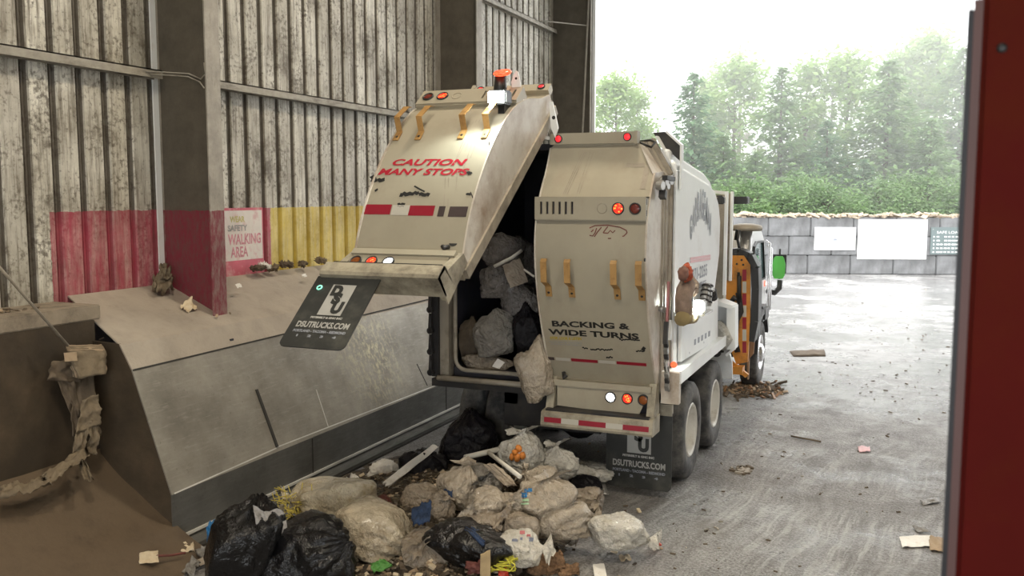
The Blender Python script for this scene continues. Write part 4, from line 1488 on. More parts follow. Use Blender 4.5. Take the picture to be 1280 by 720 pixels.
def flap(P, w, hgt, par, lines=True):
    """P(x, z) -> world, x across 0..w, z down 0..-hgt"""
    n_ = P(0, 0, 1) - P(0, 0, 0)
    mb = MB()
    r = .05
    pts = [(0, 0), (w, 0)] + [(w - r + r * math.cos(a), -hgt + r - r * math.sin(a)) for a in (0, .5, 1.05, 1.57)] + [(r - r * math.sin(a), -hgt + r - r * math.cos(a)) for a in (0, .5, 1.05, 1.57)]
    n2 = len(pts)
    vs = [P(x, z, 0) for x, z in pts] + [P(x, z, -.010) for x, z in pts]
    mb.add(vs, [tuple(range(n2)), tuple(range(n2, 2 * n2))[::-1]] + [(i, (i + 1) % n2, (i + 1) % n2 + n2, i + n2) for i in range(n2)])
    f = mb.build('mud_flap', M['rubber'], par)
    k, j = w / .66, hgt / .80
    Q = lambda x, y, o=.003: P(x * k, y * j, o)
    quad = lambda mb, x0, x1, y0, y1, o, mi=0: mb.add([Q(x0, y0, o), Q(x1, y0, o), Q(x1, y1, o), Q(x0, y1, o)], [(0, 1, 2, 3)], mi)
    mb = MB()
    quad(mb, .215, .455, -.445, -.095, .002)
    lg = mb.build('logo_panel', M['pale_ink'], f)
    lg2 = MB()
    for ch, x0, x1, y0, hh in (('D', .235, .345, -.215, .105), ('S', .285, .375, -.31, .11), ('U', .325, .435, -.415, .12)):
        tm = text_fit(ch, x0, x1, hh, lambda x, y, y0=y0: Q(x, y0 + y, .0045), fat=.012)
        lg2.add(tm.v, tm.f)
    lg2.build('logo_letters', M['rubber'], lg)
    for body_, x0, x1, y0, hh, m_ in (('PETERBILT & GMC INC', .17, .49, -.485, .020, 'pale_ink'), ('DSUTRUCKS.COM', .07, .60, -.585, .062, 'pale_ink'),
                                      ('PORTLAND - TACOMA - REDMOND', .07, .60, -.64, .026, 'grey_ink'), ('1     2     3     4', .13, .53, -.69, .022, 'grey_ink')):
        text_fit(body_, x0, x1, hh, lambda x, y, y0=y0: Q(x, y0 + y), fat=.002 if hh < .05 else .003).build('lettering', M[m_], f)
    return f


fx0, fx1 = -2.655, -1.985
f1 = flap(lambda x, z, o: Vector((fx0 + x, 8.76 - o, .90 + z)), fx1 - fx0, .81, TR)
mb = MB()
mb.box(fx0, fx1, 8.755, 8.80, .88, .97)
mb.box(fx1 - .12, fx1, 8.74, 8.757, .86, .97)
mb.build('flap_hanger', M['cream_dirty'], TR)
# flap of the raised gate, bent back along the gate
o_ = raised(0, 8.36, .74)
fa, fb = at(398, 345, 1, o_.y), at(479, 349, 1, o_.y)
dz_ = at(363, 433, 1, o_.y - .55)
dn = (dz_ - fa)
dn = Vector((0, dn.y, dn.z))
ex = Vector((fb.x - fa.x, 0, 0)).normalized()
L_ = dn.length
dnu = dn.normalized()
nn_ = ex.cross(-dnu).normalized()
if nn_.y > 0:
    nn_ = -nn_
xw = abs(fb.x - fa.x) * .97
f2 = flap(lambda x, z, o: Vector((fa.x, o_.y, fa.z)) + ex * x + dnu * (-z) + nn_ * o, xw, L_, g2)
mb = MB()
mb.ring(Vector((fa.x, o_.y, fa.z)) + ex * .09 * xw / .66 + dnu * .13 + nn_ * .006, nn_, [(.014, 0), (.026, 0), (.026, .004), (.014, .004)], 20)
mb.build('green_stud', glow('glowing_green_stud', (.35, 1, .75), 1.2, (.2, .6, .4)), f2)  # emission stands in for light thrown back by the stud

# ---- forward part: front wall frame, lift arm, side box, air intake, cab, mirror
mb = MB()
yf_ = 11.35
for u, w_, y, zl in ((907, .035, 11.32, 1.80), (914, .03, 11.62, 1.95)):
    p = at(u, 300, 1, y)
    mb.box(p.x - w_ / 2, p.x + w_ / 2, y - .03, y + .03, zl, 3.06)
p = at(911, 300, 1, 11.7)
mb.box(p.x - .04, p.x + .03, 11.68, 11.72, 1.95, 3.04, 1)
p = at(904, 300, 1, 11.4)
mb.box(-2.45, p.x + .02, 11.38, 11.42, 1.75, 3.02, 1)
mb.bar((-2.35, 11.3, 3.08), (-2.0, 11.55, 3.04), .05, .04)
mb.build('front_frame', [M['white'], M['rail']], TR)
mb = MB()
p = at(901, 250.5, 1, 11.2)
mb.box(p.x - .04, p.x + .05, 11.14, 11.24, p.z - .045, p.z + .045, bev=.012)
mb.bar((p.x - .05, 11.2, p.z + .05), (p.x + .02, 11.2, p.z + .05), .02, .02)
mb.build('rear_camera', M['bezel'], TR)
p = at(926, 250.5, 1, 12.1)
mb = MB()
mb.box(p.x - .11, p.x + .10, 12.0, 12.2, p.z - .045, p.z + .05, bev=.012)
mb.bar((p.x - .3, 12.1, p.z), (p.x - .1, 12.1, p.z), .03, .03)
mb.build('flood_housing', M['bezel'], TR)
ya = 12.7
mb = MB()
pl = [at(u, v, 1, ya) for u, v in ((908, 325), (914, 319), (930, 319.5), (938, 331), (938, 395), (935, 452), (921, 455), (911, 430), (908, 400))]
ho = [at(u, v, 1, ya) for u, v in ((922, 340), (925.5, 340), (925.5, 372), (922, 372))]
mb.prism([(p.x, p.z) for p in pl], 1, ya - .03, ya + .03)
ar = mb.build('lift_arm', M['orange_paint'], TR)
mb = MB()
mb.prism([(p.x, p.z) for p in ho], 1, ya - .034, ya - .03)
for u, v in ((914, 332), (921, 330), (929, 331), (927, 325)):
    mb.disc(at(u, v, 1, ya - .032), (0, -1, 0), .016, .004, 10)
mb.build('arm_slot', M['bezel'], ar)
mb = MB()
for i in range(7):
    v0 = 337 + i * 15
    q = [at(u, v, 1, ya - .033) for u, v in ((928, v0), (933, v0), (933, v0 + 14), (928, v0 + 14))]
    mb.add(q, [(0, 1, 2, 3)], i % 2)
mb.build('reflective_tape', [M['tape_red'], M['tape_white']], ar)
mb = MB()
hz = [at(u, v, 1, ya - .06) for u, v in ((914, 378), (918, 372), (925, 376), (923, 366), (926, 390), (921, 400), (918, 420), (922, 440))]
mb.tube(hz, .04, 8)
mb.tube([at(924, 345, 1, ya - .05), at(924, 378, 1, ya - .08)], .03, 8)
mb.tube([at(912, 385, 1, ya - .1), at(918, 380, 1, ya - .12), at(922, 388, 1, ya - .12), at(920, 410, 1, ya - .1)], .025, 8)
mb.build('hydraulic_hose', M['black_steel'], ar)
mb = MB()
gp = [at(u, v, 1, ya + .15) for u, v in ((908, 316), (925, 314.5), (938, 320), (945, 334), (946, 360), (945, 400), (940, 425))]
for a, b in zip(gp, gp[1:]):
    mb.bar(a, b, .30, .10, (0, 0, 1) if abs((b - a).x) > abs((b - a).z) else (1, 0, 0))
mb.build('arm_guard', M['bezel'], TR)
mb = MB()
pl = [at(u, v, 1, 13.4) for u, v in ((934, 420), (943, 413), (944, 420), (942, 442), (937, 448), (936, 474), (934, 474))]
mb.prism([(p.x, p.z) for p in pl], 1, 13.38, 13.42)
mb.build('splash_plate', M['brown_paint'], TR)
mb = MB()
q = at(922, 462, 1, 12.6)
mb.box(q.x - .12, q.x + .08, 12.5, 12.7, q.z - .05, q.z + .05, M=None)
mb.bar(at(912, 452, 1, 12.6), at(934, 470, 1, 12.6), .06, .06)
mb.build('step_bracket', M['orange_paint'], TR)
# white valve box open to the rear
yb_ = 11.2
c4 = [at(u, v, 1, yb_) for u, v in ((890, 374), (916, 384), (916, 437), (908, 444), (888, 448))]
mb = MB()
x0, x1 = c4[0].x, c4[1].x
z0, z1 = c4[4].z, c4[0].z
cs = [(p.x, p.z) for p in c4]
for i in (0, 1, 2):
    a, b = c4[i], c4[i + 1]
    mb.bar((a.x, yb_ + .14, a.z), (b.x, yb_ + .14, b.z), .34, .03, (0, 0, 1) if i == 0 else (1, 0, 0))
mb.prism(cs, 1, yb_ + .28, yb_ + .31)
mb.bar((c4[0].x - .1, yb_ + .0, c4[0].z), (c4[1].x, yb_ + .0, c4[1].z), .10, .05)
mb.bar((c4[1].x - .02, yb_, c4[1].z), (c4[2].x - .02, yb_, c4[2].z), .05, .10, (1, 0, 0))
vb = mb.build('valve_box', M['white'], TR)
mb = MB()
for u, v, r in ((894, 415, .07), (896, 405, .05), (893, 428, .06), (901, 408, .04), (895, 440, .06)):
    p = at(u, v, 1, yb_ + .12)
    mb.ring(p, (.3, -1, .1), [(r * .5, -.05), (r, -.05), (r, .05), (r * .5, .05)], 16)
mb.tube([at(901, 403, 1, yb_ + .1), at(904, 420, 1, yb_ + .05), at(902, 440, 1, yb_ + .08)], .03, 8)
mb.build('valve_hoses', M['black_steel'], vb)
mb = MB()
mb.tube([at(899, 402, 1, yb_ + .02), at(903, 412, 1, yb_ - .02), at(907, 424, 1, yb_ - .02), at(903, 436, 1, yb_)], [.03, .07, .09, .05], 12)
mb.build('wrapped_cover', M['bag_clear'], vb)
# air intake with mushroom cap
mb = MB()
pc_ = at(933, 283, 1, 13.2)
mb.tube([(pc_.x, pc_.y, 1.6), (pc_.x, pc_.y, pc_.z)], .085, 16)
ai = mb.build('air_intake', M['steel'], TR)
MB().ring((pc_.x, pc_.y, pc_.z - .01), (0, 0, 1), [(.0005, -.01), (.21, -.05), (.225, -.02), (.21, .025), (.10, .05), (.0005, .055)], 28).build('intake_cap', M['rail'], ai)
mb = MB()
mb.tube([at(919, 300, 1, 12.9), at(921, 287, 1, 12.9), at(924, 288, 1, 12.9), at(922, 300, 1, 12.9), at(926, 318, 1, 12.9)], .02, 6)
mb.build('intake_hose', M['bezel'], ai)
# cab
mb = MB()
cp = [(14.10, 1.05), (14.10, 2.38), (14.25, 2.52), (15.75, 2.50), (16.15, 2.30), (16.45, 1.70), (16.45, .65), (15.6, .62), (15.45, 1.0), (15.2, 1.2), (14.9, 1.26), (14.5, 1.2), (14.35, 1.05)]
mb.prism(cp, 0, -2.12, -4.35)
cb = mb.build('cab', M['white'], TR)
md = cb.modifiers.new('edge', 'BEVEL')
md.width, md.segments, md.limit_method, md.angle_limit = .09, 3, 'ANGLE', math.radians(40)
mb = MB()
wp_ = [(14.75, 1.62), (14.75, 2.20), (15.0, 2.27), (15.75, 2.25), (16.05, 1.62)]
mb.prism(wp_, 0, -2.118, -2.108)
mb.build('window', M['glass'], cb)
mb = MB()
mb.prism([(-2.35, 1.7), (-4.1, 1.7), (-4.1, 2.25), (-2.35, 2.25)], 1, 14.085, 14.098)
mb.build('rear_window', M['glass'], cb)
mb = MB()
for a, b in zip(wp_, wp_[1:] + wp_[:1]):
    mb.bar((-2.105, a[0], a[1]), (-2.105, b[0], b[1]), .03, .05, (1, 0, 0))
mb.bar((-2.10, 14.72, .75), (-2.10, 14.72, 2.2), .02, .02, (1, 0, 0))
mb.build('door_frame', M['bezel'], cb)
mb = MB()
mb.tube([(-2.10, 16.1, 1.0), (-2.03, 16.1, 1.05), (-2.03, 16.1, 2.2), (-2.10, 16.1, 2.25)], .022, 8)
mb.tube([(-2.10, 16.35, 1.0), (-2.03, 16.35, 1.05), (-2.03, 16.35, 2.1), (-2.10, 16.35, 2.15)], .022, 8)
mb.build('grab_handle', M['chrome'], cb)
mb = MB()
mb.disc((-2.108, 16.25, 1.5), (1, 0, 0), .05, .01, 14)
mb.build('side_marker', M['glow_orange'], cb)
mb = MB()
aw = [(14.86 + .66 * math.cos(a), .56 + .66 * math.sin(a)) for a in [PI * (.98 - .86 * i / 10) for i in range(11)]]
bw = [(14.86 + .58 * math.cos(a), .56 + .58 * math.sin(a)) for a in [PI * (.98 - .86 * i / 10) for i in range(11)]][::-1]
mb.prism(aw + bw, 0, -2.4, -1.93)
mb.box(-2.1, -1.92, 14.9, 15.4, 1.0, 1.25, bev=.04)
mb.build('front_fender', M['bezel'], TR)
mr = at(974, 330, 1, 16.6)
k_ = mpp(mr)
mb = MB()
mb.box(mr.x - 8 * k_, mr.x + 8.5 * k_, 16.55, 16.70, mr.z - 19 * k_, mr.z + 19 * k_, bev=.10)
mo = mb.build('side_mirror', M['bezel'], TR)
MB().prism([(mr.x + a * k_, mr.z + b * k_) for a, b in ((-7, -14), (-5, -18), (5, -18), (7.5, -14), (8, 0), (6, 8), (4, 10), (-4, 10), (-6, 8), (-7.5, 0))], 1, 16.52, 16.56).build('mirror_face', M['green_reflection'], mo)
mb = MB()
mb.tube([at(975, 350, 1, 16.6), at(974, 360, 1, 16.6), at(968, 366, 1, 16.55), at(960, 364, 1, 16.4)], .05, 8)
mb.build('mirror_arm', M['bezel'], mo)

# ------------------------------------------------------------------ stuffed figure strapped beside the side light
fp = at(857, 398, 0, -1.90)
fg = thing('stuffed_figure', (fp.x, fp.y, fp.z), 'small stuffed figure in orange cap and brown jacket perched beside bright side light', 'figure')
A = lambda u, v, x=-1.88: at(u, v, 0, x)


def blob(mb, c, rx, ry, rz, seed=0, amp=.12, mi=0, sub=3, M_=None, fr=2.0):
    bm = bmesh.new()
    bmesh.ops.create_icosphere(bm, subdivisions=sub, radius=1)
    for v in bm.verts:
        p = v.co.normalized()
        r = 1 + amp * noise.noise(p * fr + Vector((seed * 3.7, seed, 1))) + amp * .5 * noise.noise(p * fr * 2.7 + Vector((seed, 5, seed)))
        q = Vector((p.x * rx * r, p.y * ry * r, p.z * rz * r))
        v.co = (M_ @ q if M_ else q) + Vector(c)
    return mb.bm(bm, mi, None, True)


mb = MB()
mb.tube([A(857, 399), A(855, 388), A(854, 374), A(857, 362), A(859, 353), A(857, 344)], [.075, .085, .08, .088, .075, .03], 16)
mb.build('body', mat('brown_jacket', (.26, .19, .15), .9, var=.25, scale=14, dirt=(.12, .10, .10), dirt_amt=.4), fg)
mb = MB()
mb.tube([A(864, 349), A(868, 356), A(868, 364), A(864, 369)], [.035, .05, .045, .03], 12)
mb.build('sleeve', mat('taupe_sleeve', (.30, .23, .18), .9, var=.2, scale=14), fg)
mb = MB()
blob(mb, A(854, 342), .05, .07, .075, 3, .2)
mb.build('head', mat('dark_brown_face', (.20, .10, .075), .8, var=.3, scale=20), fg)  # plain dark brown face colour
mb = MB()
blob(mb, A(859, 341, -1.86), .05, .075, .085, 5, .5, fr=3.5)
mb.build('cap', mat('orange_knit', (.50, .10, .045), .9, var=.3, scale=20, dirt=(.08, .03, .02), dirt_amt=.6, dscale=24), fg)
mb = MB()
mb.tube([A(856, 384), A(855, 376), A(856, 370)], [.089, .087, .085], 16)
mb.build('waist_band', mat('slate_band', (.13, .14, .16), .9, var=.2), fg)
mb = MB()
mb.tube([A(852, 399), A(857, 394), A(866, 397)], [.07, .09, .06], 12)
mb.build('lap', mat('ochre_cloth', (.30, .23, .11), .9, var=.25), fg)


# ------------------------------------------------------------------ rubbish bags
def smooth(a, b, x):
    t = min(1, max(0, (x - a) / (b - a)))
    return t * t * (3 - 2 * t)


def bag_mb(c, size, seed, rot=(0, 0, 0), wr=.10, lump=.16, knot=(0, 0, 1), pleat=.10, sub=5, flat=-.62, neck=.12):
    """a stuffed film bag: taut facets between soft edges, creased hollows, pleats gathered towards the knot"""
    q = random.Random(seed * 7 + 1)
    planes = []
    for ax in range(3):
        for sg_ in (-1, 1):
            n = Vector((q.uniform(-.3, .3), q.uniform(-.3, .3), q.uniform(-.3, .3)))
            n[ax] = sg_
            planes.append((n.normalized(), q.uniform(.80, .95)))
    for _ in range(13):
        n = Vector((q.gauss(0, 1), q.gauss(0, 1), q.gauss(0, 1))).normalized()
        planes.append((n, q.uniform(.78, 1.02)))
    bm = bmesh.new()
    bmesh.ops.create_icosphere(bm, subdivisions=sub, radius=1)
    k = Vector(knot).normalized()
    a = k.orthogonal().normalized()
    b = k.cross(a)
    R = Euler(rot).to_matrix()
    off = Vector((seed * 1.37, seed * .71, seed * 2.13))
    for v in bm.verts:
        p = v.co.normalized()
        t = 0.0
        for n, cc in planes:
            d = n.dot(p)
            if d > .1:
                t += (d / cc) ** 13
        r = t ** (-1 / 13)
        d = p.dot(k)
        ang = math.atan2(p.dot(b), p.dot(a))
        n1 = noise.noise(p * 1.15 + off)
        w_ = p + .22 * Vector((noise.noise(p * 2 + off), noise.noise(p * 2 - off), noise.noise(p * 2.3 + off * 2)))
        vd = noise.voronoi(w_ * 2.3 + off)[0]
        v2 = noise.voronoi(w_ * 5.0 + off)[0]
        cr = math.exp(-(vd[1] - vd[0]) / .07)
        cr2 = math.exp(-(v2[1] - v2[0]) / .09)
        n5 = 1 - abs(noise.noise(Vector((w_.x * 17, w_.y * 17, w_.z * 7)) + off)) * 2
        r = min(r, 1.25) * 1.02 + lump * n1 - wr * .55 * cr + wr * .30 * cr2 + wr * .10 * n5 + wr * .5 * noise.noise(w_ * 4 + off)
        r += pleat * (abs(math.cos(ang * 5.5 + 3 * n1 + seed)) - .5) * smooth(-.1, .85, d)
        x = p * r
        if neck:
            t = smooth(.72, .98, d)
            side = x - k * x.dot(k)
            x = k * (x.dot(k) + neck * t * t) + side * (1 - .5 * t)
        x = R @ Vector((x.x * size[0], x.y * size[1], x.z * size[2]))
        lo = flat * size[2]
        if x.z < lo:
            x.z = lo + (x.z - lo) * .22
        v.co = x + Vector(c)
    return MB().bm(bm, 0, None, True)


def bag(name, m_, label, cat, u, v, z, wpx, hpx, seed, depth=None, rz=0.0, tilt=(0, 0), group=None, **kw):
    """a bag whose middle is seen at pixel u, v at height z, wpx by hpx pixels in the photograph"""
    c = G(u, v, z)
    k = mpp(c)
    sx_, sz_ = wpx * k / 2, hpx * k / 2
    sy_ = depth or (sx_ + sz_) / 2
    o = bag_mb(c, (sx_, sy_, sz_), seed, (tilt[0], tilt[1], YAW + rz), **kw).build(name, M[m_], fix=False)
    recentre(o)
    if kw.get('neck', .12) and m_ != 'bag_soot' and seed not in (11, 23, 37):
        ears(o, kw.get('knot', (0, 0, 1)), (sx_, sy_, sz_), (tilt[0], tilt[1], YAW + rz), m_, seed)
    return tag(o, label, cat, group)


def ears(o, knot, size, rot, m_, seed):
    """the gathered, tied-off end of a bag: a short crumpled frill"""
    k = Vector(knot).normalized()
    R = Euler(rot).to_matrix()
    ctr = Vector((0, 0, 0))
    lo = min(v.co.z for v in o.data.vertices)
    kd = (R @ Vector((k.x * size[0], k.y * size[1], k.z * size[2]))).normalized()
    base = max((v.co for v in o.data.vertices), key=lambda c: c.dot(kd)).copy()
    q = random.Random(seed)
    a = kd.orthogonal().normalized()
    b = kd.cross(a)
    bend = Vector((q.uniform(-.6, .6), q.uniform(-.6, .6), -.35))
    vs, nr, na = [], 6, 22
    L = .35 * min(size) + .03
    for i in range(nr):
        t = i / (nr - 1)
        for j in range(na):
            an = 2 * PI * j / na
            rr = (.025 + .13 * t ** 1.3 * (1 + .45 * math.cos(3 * an + seed))) * min(size) / .25 * (1 + .3 * math.cos(an * 9 + seed * 2) * t)
            c = base - kd * .03 + kd * (L * t * (.8 + .3 * math.cos(2 * an + seed))) + bend * (L * t * t * .7) + (a * math.cos(an) + b * math.sin(an) * .45) * rr
            c.z = max(c.z, lo + .005)
            vs.append(c)
    mb = MB()
    mb.add(vs, [(i * na + j, i * na + (j + 1) % na, (i + 1) * na + (j + 1) % na, (i + 1) * na + j) for i in range(nr - 1) for j in range(na)], 0, True)
    e = mb.build('tied_end', M[m_], None, fix=False)
    e.parent = o
    return e


# black bags in the lower corner
b1 = bag('trash_bag', 'bag_black', 'black bag standing against the kick plate with a shiny silvery mouth', 'trash bag', 306, 686, .31, 92, 122, 11, rz=.2, knot=(.35, .2, 1), wr=.08, pleat=.14)
mb = MB()
blob(mb, G(265, 668, .36), .03, .05, .11, 2, .4, 0, 3)
o = mb.build('blue_tie', M['film_blue'], b1)
vs = []
mb = MB()
p, q = G(318, 643, .66), G(360, 664, .46)
for i in range(9):
    t = i / 8
    for j in range(7):
        w = (j - 3) / 3 * (.05 + .10 * t)
        c = p.lerp(q, t) + Vector((.35 * w, -.2 * w, -w * .9 + .022 * math.cos(j * 2.6 + i)))
        vs.append(c)
mb.add(vs, [(i * 7 + j, i * 7 + j + 1, i * 7 + j + 8, i * 7 + j + 7) for i in range(8) for j in range(6)], 0, True)
mb.build('silver_mouth', mat('silvery_film', (.42, .41, .41), .18, var=.3, scale=30, bmp=.5), b1)
b2 = bag('trash_bag', 'bag_black', 'black bag lying at the bottom corner of the heap beside food waste', 'trash bag', 386, 696, .24, 112, 98, 23, rz=-.2, knot=(1, .1, .5), wr=.11, pleat=.15)
b3 = bag('trash_bag', 'bag_black', 'black bag lying on the heap with blue glints beside the white printed bag', 'trash bag', 590, 680, .22, 106, 58, 37, rz=-.35, tilt=(0, .30), knot=(1, .2, .1), wr=.09, pleat=.16)
mb = MB()
p, q = G(578, 652, .36), G(606, 672, .33)
for i in range(4):
    d_ = Vector((.02 * i, -.05 * i, .0))
    mb.tube([p + d_, p.lerp(q, .5) + d_ + Vector((0, 0, .025)), q + d_], .014, 6)
mb.build('blue_glint', M['cloth_blue'], b3)  # blue strands added for the blue glint on the black film
bag('trash_bag', 'bag_soot', 'big dull black bag heaped under the open tailgate', 'trash bag', 588, 553, .36, 84, 74, 41, wr=.12)
bag('trash_bag', 'bag_soot', 'dull black plastic spread behind the beige bags beside a long grey board', 'trash bag', 528, 588, .20, 70, 60, 43, wr=.14, neck=0)
# big stained mattress-like cream bags
bag('trash_bag', 'bag_cream', 'cream coloured large bag lying flat nearest the kick plate', 'trash bag', 420, 632, .22, 104, 66, 51, depth=.36, rz=.35, wr=.06, knot=(-1, .2, .1), pleat=.07)
bag('trash_bag', 'bag_stain', 'brown-stained cream bag with a whitish pleated end in front of the big cream bag', 'trash bag', 466, 660, .24, 104, 76, 53, depth=.34, rz=-.25, tilt=(0, .22), wr=.06, knot=(1, -.1, -.25), pleat=.12)
# the beige heap
HB = [
    ('bag_beige', 'rounded beige bag standing behind the navy cloth', 576, 612, .40, 50, 64, 3, dict(knot=(0.25, -0.11, 0.74), rz=0.35)),
    ('bag_tan', 'tan crumpled bag between the black plastic and navy cloth', 528, 620, .30, 46, 36, 5, dict(knot=(0.48, 0.11, 0.12), rz=-0.03)),
    ('bag_tan', 'brown paper-like bag beside the navy cloth', 551, 640, .30, 36, 52, 7, dict(knot=(0.89, -0.22, 0.82), rz=-0.31)),
    ('bag_tan', 'tan bag half buried under the food waste beside the stained cream bag', 532, 690, .14, 56, 50, 9, dict(knot=(-0.06, -0.7, 0.54), rz=0.06)),
    ('bag_beige', 'beige bag with a gathered pale knot in the middle of the heap', 612, 634, .40, 52, 46, 13, dict(knot=(-0.97, -0.74, 0.32), rz=0.33)),
    ('bag_grey', 'dusty grey bag under the cardboard flap high on the heap', 598, 602, .42, 66, 46, 15, dict(knot=(0.53, -0.81, 0.74), rz=-0.29)),
    ('bag_tan', 'tan bag low in the heap behind the white printed bag', 604, 654, .32, 60, 34, 17, dict(knot=(0.23, -0.85, 0.1), rz=0.30)),
    ('bag_beige', 'smaller beige bag tucked beside the bag with blue print', 644, 636, .38, 40, 46, 19, dict(knot=(-0.58, -0.74, 0.89), rz=0.30)),
    ('bag_tan', 'tan bag resting behind the white printed bag at its upper edge', 648, 662, .30, 46, 40, 21, dict(knot=(-0.42, 0.15, 0.53), rz=0.14)),
    ('bag_beige', 'pale bag rising behind the bag with blue print', 674, 603, .44, 56, 40, 25, dict(knot=(-0.59, 0.13, 0.65), rz=0.37)),
    ('bag_beige', 'large beige bag with a blue and green print on it', 682, 628, .42, 76, 64, 27, dict(rz=.2)),
    ('bag_beige', 'long beige bag lying below the bag with blue print', 702, 652, .28, 82, 48, 29, dict(rz=-.1, knot=(1, 0, .3))),
    ('bag_tan', 'tan bag standing between the long beige bag and the tailgate flap', 733, 628, .26, 46, 40, 31, dict(knot=(0.79, -0.64, 0.39), rz=-0.27)),
    ('bag_white', 'white bag with a red drawstring at the edge of the heap on bare ground', 776, 665, .24, 74, 54, 33, dict(knot=(1, -.2, -.3), wr=.10)),
    ('bag_white', 'white plastic bag with printed red and dark marks beside the black bag', 649, 687, .20, 62, 48, 35, dict(rz=-.3, knot=(1, 0, .2), wr=.12)),
    ('bag_clear', 'clear plastic sack holding orange scraps at the top of the heap', 650, 572, .52, 60, 56, 39, dict(wr=.15)),
    ('bag_clear', 'crumpled clear plastic sack sloping down toward the mud flap', 696, 582, .40, 50, 46, 45, dict(wr=.18)),
    ('bag_clear', 'thin grey plastic sheet bag lying low against the mud flap', 733, 592, .18, 62, 30, 47, dict(wr=.16, neck=0)),
    ('bag_soot', 'dark flattened bag in the shadow under the grey plastic sheet', 728, 607, .12, 54, 26, 49, dict(neck=0)),
]
bags = {}
for m_, lab, u, v, z, w_, h_, seed, kw in HB:
    bags[u] = bag('trash_bag', m_, lab, 'trash bag', u, v, z, w_, h_, seed, **kw)


def on_bag(o, u, v):
    """distance to the first point of a bag's mesh along a pixel's ray"""
    d = (FWD + RGT * ((u - 640) / F_PX) - UPV * ((v - 360) / F_PX)).normalized()
    org = ORI - world_loc(o)
    ok, loc, nrm, _ = o.ray_cast(org, d)
    return (loc + world_loc(o), nrm) if ok else (None, None)


def print_on(o, quads, mats, name='print'):
    mb = MB()
    for u0, u1, v0, v1, mi in quads:
        gx, gy = max(2, int((u1 - u0) / 2)), max(2, int((v1 - v0) / 2))
        grid = {}
        for i in range(gx + 1):
            for j in range(gy + 1):
                p, n_ = on_bag(o, u0 + (u1 - u0) * i / gx, v0 + (v1 - v0) * j / gy)
                if p is not None:
                    grid[i, j] = len(mb.v)
                    mb.v.append(tuple(p + n_ * .006))
        for i in range(gx):
            for j in range(gy):
                k = [(i, j), (i + 1, j), (i + 1, j + 1), (i, j + 1)]
                if all(x in grid for x in k):
                    mb.f.append(tuple(grid[x] for x in k))
                    mb.m.append(mi)
                    mb.sm.append(True)
    if mb.f:
        return mb.build(name, mats, o, fix=False)


bpy.context.view_layer.update()
print_on(bags[682], [(656, 665, 611, 615, 0), (652, 659, 616, 622, 0), (649, 661, 624, 627, 1), (649, 661, 629, 631, 1)], [M['film_blue'], mat('green_print', (.35, .55, .35), .5)])
print_on(bags[649], [(650, 656, 664, 668, 0), (658, 663, 668, 671, 0), (661, 666, 672, 677, 1), (640, 647, 674, 677, 1), (650, 653, 672, 675, 1)], [mat('faded_red_print', (.45, .12, .13), .5), mat('slate_print', (.16, .18, .25), .5)])
# red drawstring on the white bag
mb = MB()
for k in range(3):
    p, q = G(811, 674 + k * 3, .16 - .03 * k), G(826 - k * 3, 681 + k, .03)
    mb.tube([p, p.lerp(q, .5) + Vector((0, 0, .02)), q, q + Vector((-.05, -.02, -.005))], .010, 6)
mb.build('drawstring', M['red_film'], bags[776])
# orange scraps inside the clear sack
mb = MB()
for k in range(9):
    p, n_ = on_bag(bags[650], 640 + 14 * r2.random(), 560 + 18 * r2.random())
    if p is not None:
        blob(mb, p + n_ * .004, .028, .028, .035, k, .4, 0, 2)
if mb.v:
    mb.build('orange_scraps', mat('orange_peel', (.62, .22, .04), .6, var=.4, scale=20), bags[650])


# flat sheets, cloths and boards in the heap
def sheet(name, m_, pts, label, cat, amp=.02, n=12, th=.004, seed=1, par=None):
    """a crumpled sheet spanning four corner points"""
    a, b, c, d = [Vector(p) for p in pts]
    mb = MB()
    vs = []
    nn = (b - a).cross(d - a).normalized()
    for i in range(n + 1):
        for j in range(n + 1):
            s, t = i / n, j / n
            p = a.lerp(b, s).lerp(d.lerp(c, s), t)
            w = amp * (noise.noise((s * 3 + seed, t * 3, seed)) + .5 * (1 - 2 * abs(noise.noise((s * 7, t * 7 + seed, 2)))))
            e = 1 + .08 * noise.noise((s * 4, t * 4, seed + 5))
            vs.append(p + nn * w + (p - (a + c) / 2) * (e - 1))
    f = [(i * (n + 1) + j, i * (n + 1) + j + 1, (i + 1) * (n + 1) + j + 1, (i + 1) * (n + 1) + j) for i in range(n) for j in range(n)]
    mb.add(vs, f, 0, amp > .015)
    o = mb.build(name, M[m_], par, fix=False)
    md = o.modifiers.new('thickness', 'SOLIDIFY')
    md.thickness = th
    if par is None:
        recentre(o)
        tag(o, label, cat)
    return o


S4 = lambda *q: [G(u, v, z) for u, v, z in q]
sheet('navy_cloth', 'cloth_blue', S4((514, 634, .44), (540, 624, .47), (537, 650, .40), (516, 656, .36)), 'navy blue cloth draped over the brown paper-like bag', 'cloth', .05)
sheet('navy_cloth', 'cloth_blue', S4((557, 600, .50), (567, 596, .53), (564, 620, .45), (552, 616, .43)), 'dark blue strip of film on the shoulder of the rounded beige bag', 'plastic film', .03, 8)
sheet('cardboard_sheet', 'card_grey', S4((603, 580, .60), (616, 580, .64), (643, 605, .56), (630, 607, .52)), 'grey brown cardboard flap leaning at the top of the heap', 'cardboard', .012, th=.03)
sheet('board', 'paper_white', S4((478, 604, .30), (485, 610, .26), (547, 560, .42), (540, 556, .46)), 'long pale grey board sloping over the black plastic', 'board', .006, th=.02)
sheet('board', 'card_grey', S4((484, 604, .22), (507, 612, .26), (502, 626, .16), (486, 618, .12)), 'grey folded card panel under the end of the long pale board', 'cardboard', .012, th=.012)
